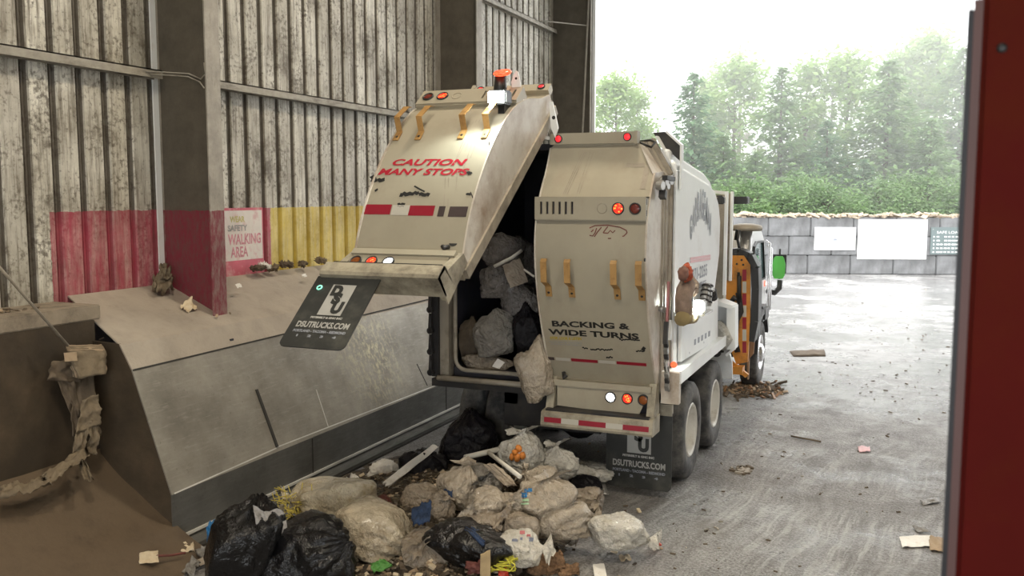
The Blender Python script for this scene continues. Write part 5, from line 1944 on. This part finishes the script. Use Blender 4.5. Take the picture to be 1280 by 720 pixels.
bag('paper_scrap', 'paper_white', 'crumpled bright white paper beside the floor strip', 'paper', 480, 592, .10, 40, 34, 83, wr=.25, neck=0)
sheet('paper_scrap', 'paper_white', S4((433, 593, .05), (450, 592, .06), (454, 600, .05), (436, 601, .04)), 'small white torn paper nearest the kick plate', 'paper', .05, 8, seed=6)
sheet('plastic_sheet', 'bag_clear', S4((706, 586, .22), (752, 578, .24), (762, 590, .16), (712, 598, .16)), 'grey plastic sheet pinned under the black mud flap', 'plastic sheet', .06, 12, seed=8)
sheet('foil_scrap', 'steel', S4((745, 600, .10), (755, 603, .12), (760, 618, .04), (751, 616, .04)), 'crinkled silver foil strip beside the black mud flap', 'foil', .02, 8, seed=9)
sheet('paper_scrap', 'paper_cream', S4((773, 693, .02), (787, 692, .03), (789, 698, .02), (776, 700, .02)), 'small pale scrap on bare ground in front of the white bag', 'paper', .02, 8, seed=10)
sheet('wooden_offcut', 'paper_white', S4((741, 705, .035), (755, 704, .035), (759, 722, .035), (744, 724, .035)), 'pale wooden offcut lying at the bottom edge of the heap', 'offcut', .002, 3, th=.03)
sheet('paper_scrap', 'bag_tan', S4((703, 666, .14), (722, 668, .16), (720, 684, .04), (705, 680, .03)), 'grey crumpled paper under the end of the long beige bag', 'paper', .07, 12, seed=12)
sheet('netting_sack', 'net', S4((658, 694, .10), (702, 687, .17), (706, 706, .08), (662, 714, .05)), 'brown netting sack beside the white printed bag', 'netting', .06, 14, th=.05, seed=13)
sheet('netting_sack', 'net', S4((696, 702, .08), (722, 704, .10), (724, 716, .02), (700, 718, .03)), 'smaller brown netting scrap at the heap edge beside the wooden offcut', 'netting', .05, 10, th=.03, seed=14)
sheet('green_scrap', 'green_film', S4((462, 702, .14), (480, 697, .17), (490, 706, .12), (466, 716, .08)), 'green leafy scrap among the food waste', 'scrap', .06, 10, seed=15)
sheet('maroon_scrap', 'maroon', S4((464, 622, .24), (482, 612, .26), (500, 636, .24), (478, 646, .20)), 'maroon crumpled scrap between the cream bag and the grey card panel', 'scrap', .07, 12, seed=16)
sheet('wood_strip', 'wood', S4((601, 694, .30), (613, 688, .33), (613, 722, .12), (600, 724, .10)), 'upright wooden strip in front of the black bag with blue glints', 'wood strip', .003, 3, th=.015)
sheet('paper_scrap', 'paper_cream', S4((174, 690, .16), (197, 687, .18), (198, 702, .13), (174, 704, .12)), 'square cream napkin lying on the brown slope', 'napkin', .012, 8, seed=20)
sheet('paper_scrap', 'paper_cream', S4((215, 680, .10), (240, 675, .13), (243, 687, .08), (219, 692, .07)), 'cream crumpled tissue at the foot of the end plate', 'tissue', .05, 12, seed=21)
sheet('paper_scrap', 'card_grey', S4((243, 701, .05), (262, 692, .09), (267, 700, .06), (250, 707, .03)), 'grey card beside the black bag near the end plate', 'card', .006, 5, seed=22)
sheet('plastic_scrap', 'bag_grey', S4((226, 712, .04), (240, 694, .10), (250, 700, .09), (240, 718, .03)), 'grey plastic scrap next to the grey card at the slope foot', 'plastic scrap', .05, 10, seed=23)
sheet('plastic_scrap', 'bag_grey', S4((242, 686, .09), (262, 680, .14), (266, 694, .10), (248, 698, .05)), 'grey crinkled film between cream tissue and the black bag', 'plastic scrap', .06, 10, seed=24)
mb = MB()
mb.tube([G(196, 695, .15), G(215, 694, .11), G(232, 691, .10)], .010, 6)
tag(recentre(mb.build('red_strap', M['maroon'])), 'thin dark red strap joining napkin and tissue on the brown slope', 'strap')
# white T-shaped plastic pole
mb = MB()
a, b = G(581, 572, .58), G(627, 561, .60)
mb.tube([a, b], .026, 10)
c_ = a.lerp(b, .62)
mb.tube([c_, G(650, 596, .62)], .020, 10)
tag(recentre(mb.build('plastic_tee', M['pole_white'])), 'white T-shaped plastic handle lying on top of the heap', 'handle')
# yellow straw and string
mb = MB()
c0 = G(368, 632, .26)
for k in range(110):
    p = c0 + Vector((r2.uniform(-.17, .17), r2.uniform(-.14, .16), r2.uniform(-.12, .10)))
    d_ = Vector((r2.uniform(-1, 1), r2.uniform(-1, 1), r2.uniform(-.3, .7))).normalized() * r2.uniform(.05, .14)
    mb.tube([p, p + d_], .004, 4)
tag(recentre(mb.build('straw_clump', M['straw'])), 'clump of yellow straw between the first black bag and cream bag', 'straw')
mb = MB()
c0 = G(625, 704, .16)
for k in range(7):
    pts = []
    for j in range(10):
        a = j * .9 + k
        pts.append(c0 + Vector((.10 * math.cos(a) + r2.uniform(-.04, .04), .06 * math.sin(a * 1.3), .05 * math.sin(a * .8 + k) + r2.uniform(-.02, .02))))
    mb.tube(pts, .006, 5)
tag(recentre(mb.build('yellow_string', M['string'])), 'tangle of bright yellow string beside the wooden strip', 'string')
sheet('red_scrap', 'red_film', S4((622, 712, .10), (634, 709, .12), (636, 720, .05), (624, 724, .04)), 'small bright red scrap below the yellow string', 'scrap', .02, 6, seed=30)
sheet('packet', 'maroon', S4((580, 702, .20), (600, 704, .22), (600, 718, .12), (582, 716, .12)), 'brown red food packet left of the wooden strip', 'packet', .04, 10, th=.03, seed=31)

# loose litter under and around the bags: a low mound with crumbs
mc = G(545, 640, 0)
mb = MB()
n_ = 90
vs = []
ang = .42


def mound_h(x, y):
    dx, dy = x - mc.x, y - mc.y
    a = dx * math.cos(ang) + dy * math.sin(ang)
    b = -dx * math.sin(ang) + dy * math.cos(ang)
    g = math.exp(-((a / 1.15) ** 2 + (b / 1.75) ** 2) * 1.4)
    return .34 * g + .045 * noise.noise((x * 5, y * 5, 0)) * min(1, g * 3) + .02 * noise.noise((x * 14, y * 14, 3)) * min(1, g * 3) - .05


for i in range(n_ + 1):
    for j in range(n_ + 1):
        x = max(-5.43, mc.x - 2.1 + 4.2 * i / n_)
        y = mc.y - 2.4 + 4.8 * j / n_
        vs.append((x, y, mound_h(x, y)))
mb.add(vs, [(i * (n_ + 1) + j, (i + 1) * (n_ + 1) + j, (i + 1) * (n_ + 1) + j + 1, i * (n_ + 1) + j + 1) for i in range(n_) for j in range(n_)], 0, True)
for k in range(900):
    a, r = r2.uniform(0, 6.28), abs(r2.gauss(0, .8))
    if k < 380:
        p = G(r2.uniform(420, 650), r2.uniform(690, 722), .15)
        x, y = p.x, p.y
    else:
        x, y = mc.x + 1.35 * r * math.cos(a), mc.y + 1.5 * r * math.sin(a)
    if x < -5.4:
        continue
    z = max(0.0, mound_h(x, y))
    s = r2.uniform(.008, .032)
    Mr = Matrix.Translation((x, y, z + s * .3)) @ Euler((r2.uniform(-.6, .6), r2.uniform(-.6, .6), r2.uniform(0, 6))).to_matrix().to_4x4()
    mb.box(-s, s, -s * r2.uniform(.4, 1), s * .6, -s * .3, s * .4, r2.choice((0, 0, 1, 2, 3)), Mr)
tag(mb.build('loose_litter', [M['litter'], M['paper_cream'], M['card'], M['rag_dark']], fix=False), 'dark food waste and crumbs spread under the heap of bags', 'food waste', kind='stuff')

# ------------------------------------------------------------------ load still inside the open compartment
IN = [
    ('bag_shaded', 'pale grey bag at the top of the load in the open compartment', 626, 317, 8.85, 52, 50, 61),
    ('bag_shaded', 'grey bag below the top bag against the compartment side', 620, 352, 8.80, 46, 44, 63),
    ('bag_shaded', 'rumpled grey bag in the middle of the load', 650, 376, 8.85, 56, 44, 65),
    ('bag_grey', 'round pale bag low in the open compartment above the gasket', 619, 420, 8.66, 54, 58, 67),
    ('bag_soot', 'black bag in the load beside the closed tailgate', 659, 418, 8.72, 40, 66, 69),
    ('bag_shaded', 'dim grey bag deep behind the others at the compartment roof', 650, 330, 9.2, 60, 60, 71),
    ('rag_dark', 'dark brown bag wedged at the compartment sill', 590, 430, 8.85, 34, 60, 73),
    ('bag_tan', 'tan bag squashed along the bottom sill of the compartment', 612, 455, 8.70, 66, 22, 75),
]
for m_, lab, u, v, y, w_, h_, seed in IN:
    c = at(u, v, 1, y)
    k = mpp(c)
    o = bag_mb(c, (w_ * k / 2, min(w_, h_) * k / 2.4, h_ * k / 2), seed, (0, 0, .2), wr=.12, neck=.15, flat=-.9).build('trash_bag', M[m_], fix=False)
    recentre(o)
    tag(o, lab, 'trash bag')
c = at(669, 470, 1, 8.36)
k = mpp(c)
o = bag_mb(c, (25 * k, 18 * k, 37 * k), 79, (0, -.30, .2), wr=.10, knot=(.5, 0, 1), pleat=.1, neck=.3, flat=-.9).build('trash_bag', M['bag_beige'], fix=False)
recentre(o)
tag(o, 'pale bag slumping out over the sill beside the closed tailgate', 'trash bag')
Y4 = lambda y, *q: [at(u, v, 1, y + dy) for u, v, dy in q]
sheet('cardboard_sheet', 'card_grey', Y4(8.62, (628, 332, 0), (650, 322, .1), (660, 352, .05), (638, 360, -.05)), 'flat cardboard piece in the load of the open compartment', 'cardboard', .012, th=.012)
sheet('paper_scrap', 'paper_white', Y4(8.50, (615, 458, 0), (622, 448, .05), (631, 453, .05), (624, 461, 0)), 'small white paper card lying on the compartment sill', 'paper', .004, 4)
mb = MB()
mb.tube(Y4(8.55, (618, 333, 0), (640, 322, 0), (652, 313, .1)), .018, 6)
mb.tube(Y4(8.55, (655, 337, 0), (668, 346, -.03)), .012, 6)
tag(recentre(mb.build('thin_stick', M['paper_white'])), 'thin pale stick across the load in the open compartment', 'stick')

# ------------------------------------------------------------------ rags, rod and scraps about the recess and ledge
mb = MB()
mb.tube([at(-30, 300, 0, -6.40), at(0, 335, 0, -6.38), at(85, 432, 0, -6.30)], .012, 8)
tag(recentre(mb.build('metal_rod', M['rail'])), 'thin rusty rod leaning from the siding down to the paper bundle', 'rod')
bx = -6.22
B4 = lambda *q: [at(u, v, 0, bx + dx) for u, v, dx in q]
pb = thing('paper_bundle', at(108, 470, 0, bx), 'dusty brown bundle of folded sheets wedged in the corner of the recess', 'bundle')
for k in range(9):
    t = k / 8
    sheet('folded_sheet', 'rag' if k % 3 else 'card', B4((84 + 2 * t, 432 + 6 * t, -.14 + .12 * t), (128 + 6 * t, 430 + 8 * t, -.10 + .12 * t), (136 - 2 * t, 462 + 5 * t, -.06 + .14 * t), (88 + 12 * t, 470 + 3 * t, -.10 + .14 * t)), '', '', .03, 10, .006, k + 40, pb)
sheet('label', 'card', B4((80, 441, .02), (96, 440, .03), (97, 451, .03), (81, 452, .02)), '', '', .003, 3, .002, 3, pb)
hr = thing('hanging_rag', at(112, 540, 0, bx), 'torn grey brown rag hanging under the paper bundle and trailing over the slope', 'rag')
for k, q in enumerate((((88, 470, -.1), (118, 466, -.05), (128, 545, .02), (92, 545, -.04)), ((104, 500, 0), (124, 492, .03), (128, 530, .06), (96, 542, .02)), ((112, 525, .03), (126, 528, .05), (122, 570, .04), (112, 566, .02)),
                       ((96, 535, .0), (112, 533, .03), (106, 572, .06), (90, 578, .02)), ((66, 452, -.1), (94, 448, -.05), (104, 478, -.04), (60, 476, -.1)), ((70, 470, -.1), (92, 472, -.05), (104, 520, -.04), (92, 526, -.08)))):
    sheet('rag_fold', 'rag' if k in (1, 2, 3) else 'rag_dark', B4(*q), '', '', .04, 14, .004, k + 50, hr)
for k, q in enumerate((((100, 560, .92), (112, 566, .90), (62, 602, .80), (50, 592, .84)), ((60, 592, .82), (66, 603, .80), (0, 620, .78), (0, 606, .82)), ((94, 570, .84), (104, 572, .84), (116, 597, .73), (104, 598, .75)))):
    sheet('rag_tail', 'rag', S4(*q), '', '', .05, 14, .006, k + 90, hr)
sheet('rag_scrap', 'rag', [at(u, v, 0, x) for u, v, x in ((192, 340, -6.9), (212, 332, -6.88), (218, 356, -6.7), (196, 362, -6.72))], 'dusty clump of rag on the ledge by the red siding', 'rag', .12, 14, .02, 61)
sheet('rag_scrap', 'rag', [at(u, v, 0, x) for u, v, x in ((200, 328, -6.92), (206, 328, -6.90), (214, 345, -6.8), (204, 346, -6.8))], 'tuft of dusty rag standing against the red siding', 'rag', .07, 10, .02, 62)
sheet('paper_scrap', 'paper_cream', [at(u, v, 0, x) for u, v, x in ((226, 380, -6.50), (238, 370, -6.52), (248, 384, -6.42), (234, 387, -6.42))], 'crumpled pale paper on the ledge beside the column foot', 'paper', .05, 10, .004, 63)
sheet('paper_scrap', 'paper_white', [at(u, v, 0, x) for u, v, x in ((294, 355, -6.55), (300, 353, -6.55), (303, 358, -6.5), (297, 359, -6.5))], 'small white scrap alone on the ledge past the column', 'paper', .015, 5, .003, 64)
sheet('paper_scrap', 'paper_white', [at(u, v, 0, x) for u, v, x in ((377, 343, -6.62), (382, 341, -6.62), (384, 345, -6.58), (379, 346, -6.58))], 'tiny white scrap on the ledge below the yellow siding', 'paper', .015, 5, .003, 65)
for k, (u, v, w_, m_, lab) in enumerate(((320, 333, 10, 'rag_dark', 'dark scrap at the siding foot under the painted notice'), (326, 331, 5, 'paper_white', 'pale scrap at the siding foot under the painted notice'), (336, 333, 6, 'rag', 'dusty scrap at the foot of the pink siding strip'),
                                         (353, 329, 7, 'rag_dark', 'dark scrap heap at the foot of yellow siding by the wide groove'), (375, 328, 6, 'rag_dark', 'dark crumb pile at the foot of yellow siding near the raised tailgate'), (397, 325, 5, 'rag', 'small leafy clump where yellow siding meets the raised tailgate'))):
    p = at(u, v + 1, 0, WX + .10)
    k_ = mpp(p)
    mb = MB()
    for j in range(4):
        blob(mb, p + Vector((r2.uniform(0, .08), r2.uniform(-1, 1) * w_ * k_, r2.uniform(-.01, .01))), .045, w_ * k_ * .5, r2.uniform(.012, .04), k * 5 + j, 1.1, 0, 3, fr=3)
    o = recentre(mb.build('floor_scrap', M[m_]))
    tag(o, lab, 'scrap')
mb = MB()
for k in range(260):
    u, v = r2.choice(((r2.uniform(120, 275), r2.uniform(362, 440)), (r2.uniform(230, 420), r2.uniform(345, 420)), (r2.uniform(0, 90), r2.uniform(386, 402))))
    x = -6.3 if u > 110 else -6.7
    for _ in range(8):
        p = at(u, v, 0, x)
        x += (p.z - (2.10 + (x + 6.99) * -.435 if u > 110 else p.z)) * .6
    if x < -6.95 or x > -6.16:
        continue
    s = r2.uniform(.006, .02)
    mb.box(-s * 2, s * 2, -s, s, -.004, .006, r2.choice((0, 1, 2)), Matrix.Translation((p.x, p.y, p.z + .004)) @ Euler((0, .4, r2.uniform(0, 6))).to_matrix().to_4x4())
tag(mb.build('ledge_litter', [M['rag'], M['rag_dark'], M['card']], fix=False), 'dust and crumbs sprinkled along the ledge of the push wall', 'dust', kind='stuff')

# ------------------------------------------------------------------ scraps on the yard floor
mb = MB()
for k in range(320):
    p = G(r2.gauss(940, 18), r2.gauss(488, 4), 0)
    s = r2.uniform(.012, .042)
    mb.box(-s * 2, s * 2, -s * .5, s * .5, -s * .3, s * .5, r2.choice((0, 0, 0, 1, 2)), Matrix.Translation((p.x, p.y, s * .6)) @ Euler((r2.uniform(-.5, .5), r2.uniform(-.5, .5), r2.uniform(0, 6))).to_matrix().to_4x4())
tag(mb.build('debris', [M['rag_dark'], M['card'], M['brown_paint']], fix=False), 'low heap of dark splintery debris on the ground behind the front wheel', 'debris', kind='stuff')
mb = MB()
for k in range(60):
    p = G(r2.gauss(928, 5), r2.gauss(589, 2), 0)
    s = r2.uniform(.01, .03)
    mb.box(-s * 1.5, s * 1.5, -s * .6, s * .6, -.004, s * .6, r2.choice((0, 1)), Matrix.Translation((p.x, p.y, .005)) @ Euler((0, 0, r2.uniform(0, 6))).to_matrix().to_4x4())
tag(mb.build('debris', [M['rag_dark'], M['rail']], fix=False), 'little dark clump of dirt on the ground beside the rear wheel', 'debris', kind='stuff')
mb = MB()
for k in range(330):
    p = G(r2.uniform(840, 1185), 350 + 365 * r2.random() ** 1.0, 0)
    if k > 230:
        p = G(r2.uniform(950, 1185), r2.uniform(395, 500), 0)
    if noise.noise((p.x * .9, p.y * .9, 4)) < r2.uniform(-.3, .35) and k < 230:
        continue
    if p.y < 15 and p.x < -1.9 or p.y > 36:
        continue
    s = r2.uniform(.004, .014) * (1 + p.y * .03)
    mb.box(-s * r2.uniform(.7, 2), s * r2.uniform(.7, 1.6), -s * .5, s * .5, -.004, s * .5, r2.choice((0, 0, 0, 1)), Matrix.Translation((p.x, p.y, .004)) @ Euler((r2.uniform(-.2, .2), r2.uniform(-.2, .2), r2.uniform(0, 6))).to_matrix().to_4x4())
tag(mb.build('litter', [M['rag_dark'], M['rail']], fix=False), 'scattered dark chips and crumbs over the wet yard floor', 'litter', kind='stuff')
sheet('paper_scrap', 'paper_white', S4((1124, 670, .02), (1163, 668, .02), (1163, 682, .02), (1128, 683, .02)), 'torn white paper flat on the ground near the red post', 'paper', .012, 10, seed=71)
sheet('cardboard_scrap', 'card', S4((1161, 669, .03), (1182, 670, .05), (1184, 688, .03), (1162, 685, .03)), 'brown cardboard scrap touching the torn white paper near the red post', 'cardboard', .03, 8, seed=72)
sheet('paper_scrap', 'bag_grey', S4((1140, 656, .03), (1156, 658, .04), (1164, 664, .03), (1146, 664, .02)), 'grey curled plastic strip on the ground above the torn white paper', 'plastic strip', .02, 8, seed=73)
sheet('paper_scrap', 'bag_grey', S4((1150, 624, .03), (1172, 620, .04), (1176, 626, .03), (1154, 630, .02)), 'grey curled strip on the wet ground farther from the torn paper', 'plastic strip', .02, 8, seed=74)
sheet('red_scrap', 'pink_ink', S4((1072, 557, .02), (1087, 557, .04), (1088, 563, .03), (1074, 564, .02)), 'small pinkish red scrap alone on the wet yard floor', 'scrap', .02, 6, seed=75)
sheet('flat_board', 'rag_dark', S4((987, 438, .03), (1030, 436, .05), (1032, 443, .04), (992, 444, .03)), 'dark flat board lying in the bright yard beyond the front wheel', 'board', .02, 6, th=.03, seed=76)
mb = MB()
mb.tube([G(989, 545, .015), G(1004, 548, .02), G(1026, 552, .015)], .012, 6)
tag(recentre(mb.build('metal_bar', M['rag_dark'])), 'short dark bar lying on the yard floor', 'bar')

# ------------------------------------------------------------------ trees behind the yard wall
def leaf(mb, p, a, b, mi=0):
    mb.v += [tuple(p - a), tuple(p + b), tuple(p + a), tuple(p - b)]
    o = len(mb.v) - 4
    mb.f.append((o, o + 1, o + 2, o + 3))
    mb.m.append(mi)
    mb.sm.append(False)


def conifer(seed, h, r, dens=1.0):
    q = random.Random(seed)
    mb = MB()
    nb = int(300 * dens)
    for i in range(nb):
        t = i / nb
        z = h * (.05 + .95 * t)
        L = r * (1 - t) ** .85 * q.uniform(.55, 1.15) + .22
        a = q.uniform(0, 2 * PI)
        d = Vector((math.cos(a), math.sin(a), 0))
        L = max(.2, L)
        droop = q.uniform(.08, .30) - .35 * t
        side = Vector((-d.y, d.x, 0))
        ns = max(5, int(L * 11))
        for j in range(ns):
            s = (j + q.random()) / ns
            s = s ** .75
            c = d * (L * s) + Vector((0, 0, z - droop * L * s * s + .10 * L * s * s * s))
            wdt = .30 * L * (1 - s) + .06
            c += side * q.uniform(-wdt, wdt) + Vector((0, 0, q.uniform(-.10, .05)))
            e = (d + side * q.uniform(-.9, .9) + Vector((0, 0, q.uniform(-.7, .3)))).normalized() * q.uniform(.14, .26)
            f = e.cross(Vector((q.uniform(-.4, .4), q.uniform(-.4, .4), 1))).normalized() * q.uniform(.05, .10)
            leaf(mb, c, e, f)
    tk = MB().tube([(0, 0, 0), (0, 0, h * .5), (0, 0, h)], [.02 * h, .012 * h, .01], 8)
    return mb, tk


def broadleaf(seed, h, r, n=7000, size=.13, sparse=False):
    q = random.Random(seed)
    mb, tk = MB(), MB()
    tk.tube([(0, 0, 0), (.05, 0, h * .45), (0, .05, h * .96)], [.018 * h, .012 * h, .01], 7)
    clumps = []
    for i in range(44 if not sparse else 30):
        t = q.uniform(.12, 1)
        a = q.uniform(0, 2 * PI)
        rr = r * math.sin(PI * min(1, .18 + .80 * t)) * q.uniform(.2, 1)
        c = Vector((rr * math.cos(a), rr * math.sin(a), h * t))
        clumps.append((c, q.uniform(.22, .42) * r * (1 if not sparse else .6)))
        tk.tube([(0, 0, max(.2, c.z - rr * .8)), c * .5 + Vector((0, 0, c.z * .5 - rr * .2)), c], [.03, .02, .008], 4)
    for i in range(n):
        c, rad = q.choice(clumps)
        v = Vector((q.gauss(0, .5), q.gauss(0, .5), q.gauss(0, .42))) * rad
        e = Vector((q.uniform(-1, 1), q.uniform(-1, 1), q.uniform(-.7, .4))).normalized() * size * q.uniform(.7, 1.4)
        f = e.cross(Vector((q.uniform(-1, 1), q.uniform(-1, 1), 1))).normalized() * size * q.uniform(.4, .8)
        leaf(mb, c + v, e, f)
    return mb, tk


def plant(name, proto, u, D, vtop, label, cat='tree', group=None, wide=1.0, rz=0.0, base=-.02):
    """stand a copy of a tree so that its tip is seen at pixel u, vtop at forward distance D"""
    d = FWD + RGT * ((u - 640) / F_PX) - UPV * ((vtop - 360) / F_PX)
    p = ORI + d * D
    root0, parts, h0 = proto
    s = (p.z - base) / h0
    r = bpy.data.objects.new(name, None)
    C.objects.link(r)
    r.location = (p.x, p.y, base)
    r.scale = (s * wide, s * wide, s)
    r.rotation_euler = (0, 0, rz)
    tag(r, label, cat, group)
    for src in parts:
        c = src.copy()
        C.objects.link(c)
        c.parent = r
    return r


def prototype(mb, tk, ml, h):
    f = bpy.data.objects.new('foliage', mb_mesh(mb, 'foliage', ml))
    t = bpy.data.objects.new('trunk', mb_mesh(tk, 'trunk', M['bark']))
    return (None, [f, t], h)


def mb_mesh(mb, name, m_):
    me = bpy.data.meshes.new(name)
    me.from_pydata(mb.v, [], mb.f)
    me.materials.append(m_)
    me.update()
    return me


CA = prototype(*conifer(1, 9, 3.7, 1.4), M['needles'], 9)
CB = prototype(*conifer(2, 9, 3.4, 1.4), M['needles_dark'], 9)
CC = prototype(*conifer(3, 9, 4.2, 1.5), M['needles'], 9)
BA = prototype(*broadleaf(4, 9, 2.6), M['leaves'], 9)
BB = prototype(*broadleaf(5, 9, 2.2, 6000), M['leaves'], 9)
BT = prototype(*broadleaf(6, 11, 1.6, 2200, .10, True), M['twigs'], 11)
SH = prototype(*broadleaf(7, 3.2, 2.0, 9000, .065), M['bush'], 3.2)
for i, (pr, u, D, vt, w, lab) in enumerate((
    (CB, 868, 42, 92, 1.05, 'blue green conifer rising behind the truck body'),
    (CA, 978, 44, 84, 1.0, 'tall conifer behind the air intake of the truck'),
    (CC, 1112, 43, 76, 1.05, 'broad green conifer behind the large blank board'),
    (CA, 905, 41, 170, 1.15, 'shorter conifer in front of the blue green conifer'),
    (CB, 1035, 42, 150, 1.1, 'mid height conifer above the smaller notice board'),
    (CC, 1165, 41, 150, 1.05, 'low spreading conifer above the rules board'),
    (CA, 945, 41.5, 190, 1.25, 'bushy low conifer above the yard wall beside the truck'),
    (CB, 1080, 41, 200, 1.3, 'lowest bushy conifer between the two white boards'),
    (CC, 1205, 46, 60, 1.0, 'tall conifer partly hidden by the red post'),
    (CA, 845, 44, 190, 1.2, 'low conifer glimpsed beside the black corner wing'),
    (CB, 1262, 45, 84, 1.1, 'conifer just past the red post'), (CC, 1350, 44, 96, 1.1, 'conifer second past the red post'), (CA, 1440, 47, 70, 1.0, 'conifer third past the red post'))):
    plant('conifer_tree', pr, u, D + 5, vt, lab, group='conifers behind the yard wall', wide=w, rz=i * 1.3)
for i, (pr, u, D, vt, w, lab) in enumerate((
    (BA, 770, 50, 98, 1.0, 'pale leafy tree beside the steel corner column'),
    (BB, 797, 52, 120, .9, 'pale leafy tree second from the corner column'),
    (BA, 920, 54, 78, 1.1, 'pale tall leafy tree behind the gap between two conifers'),
    (BB, 1010, 53, 84, 1.1, 'pale leafy tree behind the tall conifer'),
    (BA, 1062, 52, 70, 1.1, 'yellow green leafy tree behind the smaller notice board'),
    (BB, 1172, 55, 48, 1.1, 'tallest pale leafy tree toward the red post'),
    (BA, 1140, 57, 62, 1.0, 'pale leafy tree behind the broad conifer'),
    (BB, 885, 56, 105, 1.0, 'hazy leafy tree behind the blue green conifer'),
    (BA, 1300, 55, 60, 1.1, 'pale leafy tree just past the red post'), (BB, 1400, 56, 66, 1.1, 'pale leafy tree second past the red post'))):
    plant('leafy_tree', pr, u, D, vt, lab, group='leafy trees behind the conifers', wide=w, rz=i * .9)
for i, (u, D, vt, lab) in enumerate(((926, 60, 58, 'thin bare tree standing above the pale leafy crowns'), (1146, 62, 40, 'thin tall bare tree near the top of the tree line'), (1042, 62, 74, 'sparse bare tree between the conifers'), (1180, 63, 44, 'sparse twiggy tree nearest the red post'), (895, 62, 80, 'sparse twiggy tree above the hazy leafy tree'))):
    plant('bare_tree', BT, u, D, vt, lab, group='bare trees behind the leafy trees', wide=1.0, rz=i * 2.1)
for i in range(19):
    u = 850 + i * 31
    plant('bush', SH, u, 41.0 + (i % 3) * .8, 224 + (i * 37 % 5) * 6, 'low green bush crowding over the yard wall chips', 'bush', 'bushes behind the yard wall', 1.15, i * 1.7)

# mist hanging in the trees
mb = MB()
mb.box(-60, 60, 39.2, 110, 0, 30)
fog, nt, b = new_mat('pale_mist')
nt.nodes.remove(b)
vs_ = N(nt, 'ShaderNodeVolumeScatter')
vs_.inputs['Color'].default_value = (1, 1, 1, 1)
vs_.inputs['Density'].default_value = .018
vs_.inputs['Anisotropy'].default_value = .2
nt.links.new(vs_.outputs[0], nt.nodes['Material Output'].inputs['Volume'])
tag(mb.build('mist', fog), 'thin pale mist hanging among the trees', 'mist', kind='stuff')

# ------------------------------------------------------------------ light: flat overcast sky, added overhead fill lights
wd = bpy.data.worlds.new('sky')
scene.world = wd
wd.use_nodes = True
nt = wd.node_tree
bg = nt.nodes['Background']
tc = N(nt, 'ShaderNodeTexCoord')
sp_ = N(nt, 'ShaderNodeSeparateXYZ')
nt.links.new(tc.outputs['Generated'], sp_.inputs[0])
nt.links.new(ramp(nt, sp_.outputs[2], [(0, (.93, .96, .97)), (.6, (1, 1, 1))]), bg.inputs['Color'])
bg.inputs['Strength'].default_value = SKY
for i, (x, y) in enumerate(((-2.5, 2.0), (2.5, 2.0), (-2.5, 9.0), (3.5, 9.0), (-1.5, -4.0))):
    ld = bpy.data.lights.new('hall_fill', 'AREA')  # unseen overhead light added to brighten the hall
    ld.shape, ld.size, ld.energy, ld.color = 'DISK', .9, HALL_FILL[i], (1.0, .87, .68)
    lo = bpy.data.objects.new('hall_fill', ld)
    C.objects.link(lo)
    lo.location = (x, y, 8.8)
for nm, lo_, tgt, e_, c_ in (('side_work_lamp', (wp.x + .03, wp.y - .12, wp.z), (wp.x + .3, wp.y - 2.0, .9), 60, (.95, 1, .9)), ('flood_lamp', (pw_.x, 7.15, pw_.z), (pw_.x + .5, 4.6, 1.4), 40, (.93, 1, .92))):
    ld = bpy.data.lights.new(nm, 'SPOT')
    ld.energy, ld.color, ld.spot_size, ld.spot_blend, ld.shadow_soft_size = e_, c_, math.radians(165), .4, .06
    lo = bpy.data.objects.new(nm, ld)
    C.objects.link(lo)
    lo.location = lo_
    lo.rotation_euler = (Vector(tgt) - Vector(lo_)).to_track_quat('-Z', 'Y').to_euler()
scene.view_settings.view_transform = 'Standard'
scene.view_settings.look = 'None'
scene.view_settings.gamma = 1
scene.view_settings.use_curve_mapping = False
scene.view_settings.exposure = EXPO
scene.cycles.use_denoising = True
scene.cycles.max_bounces = 6
scene.cycles.volume_bounces = 1
scene.cycles.sample_clamp_indirect = 6
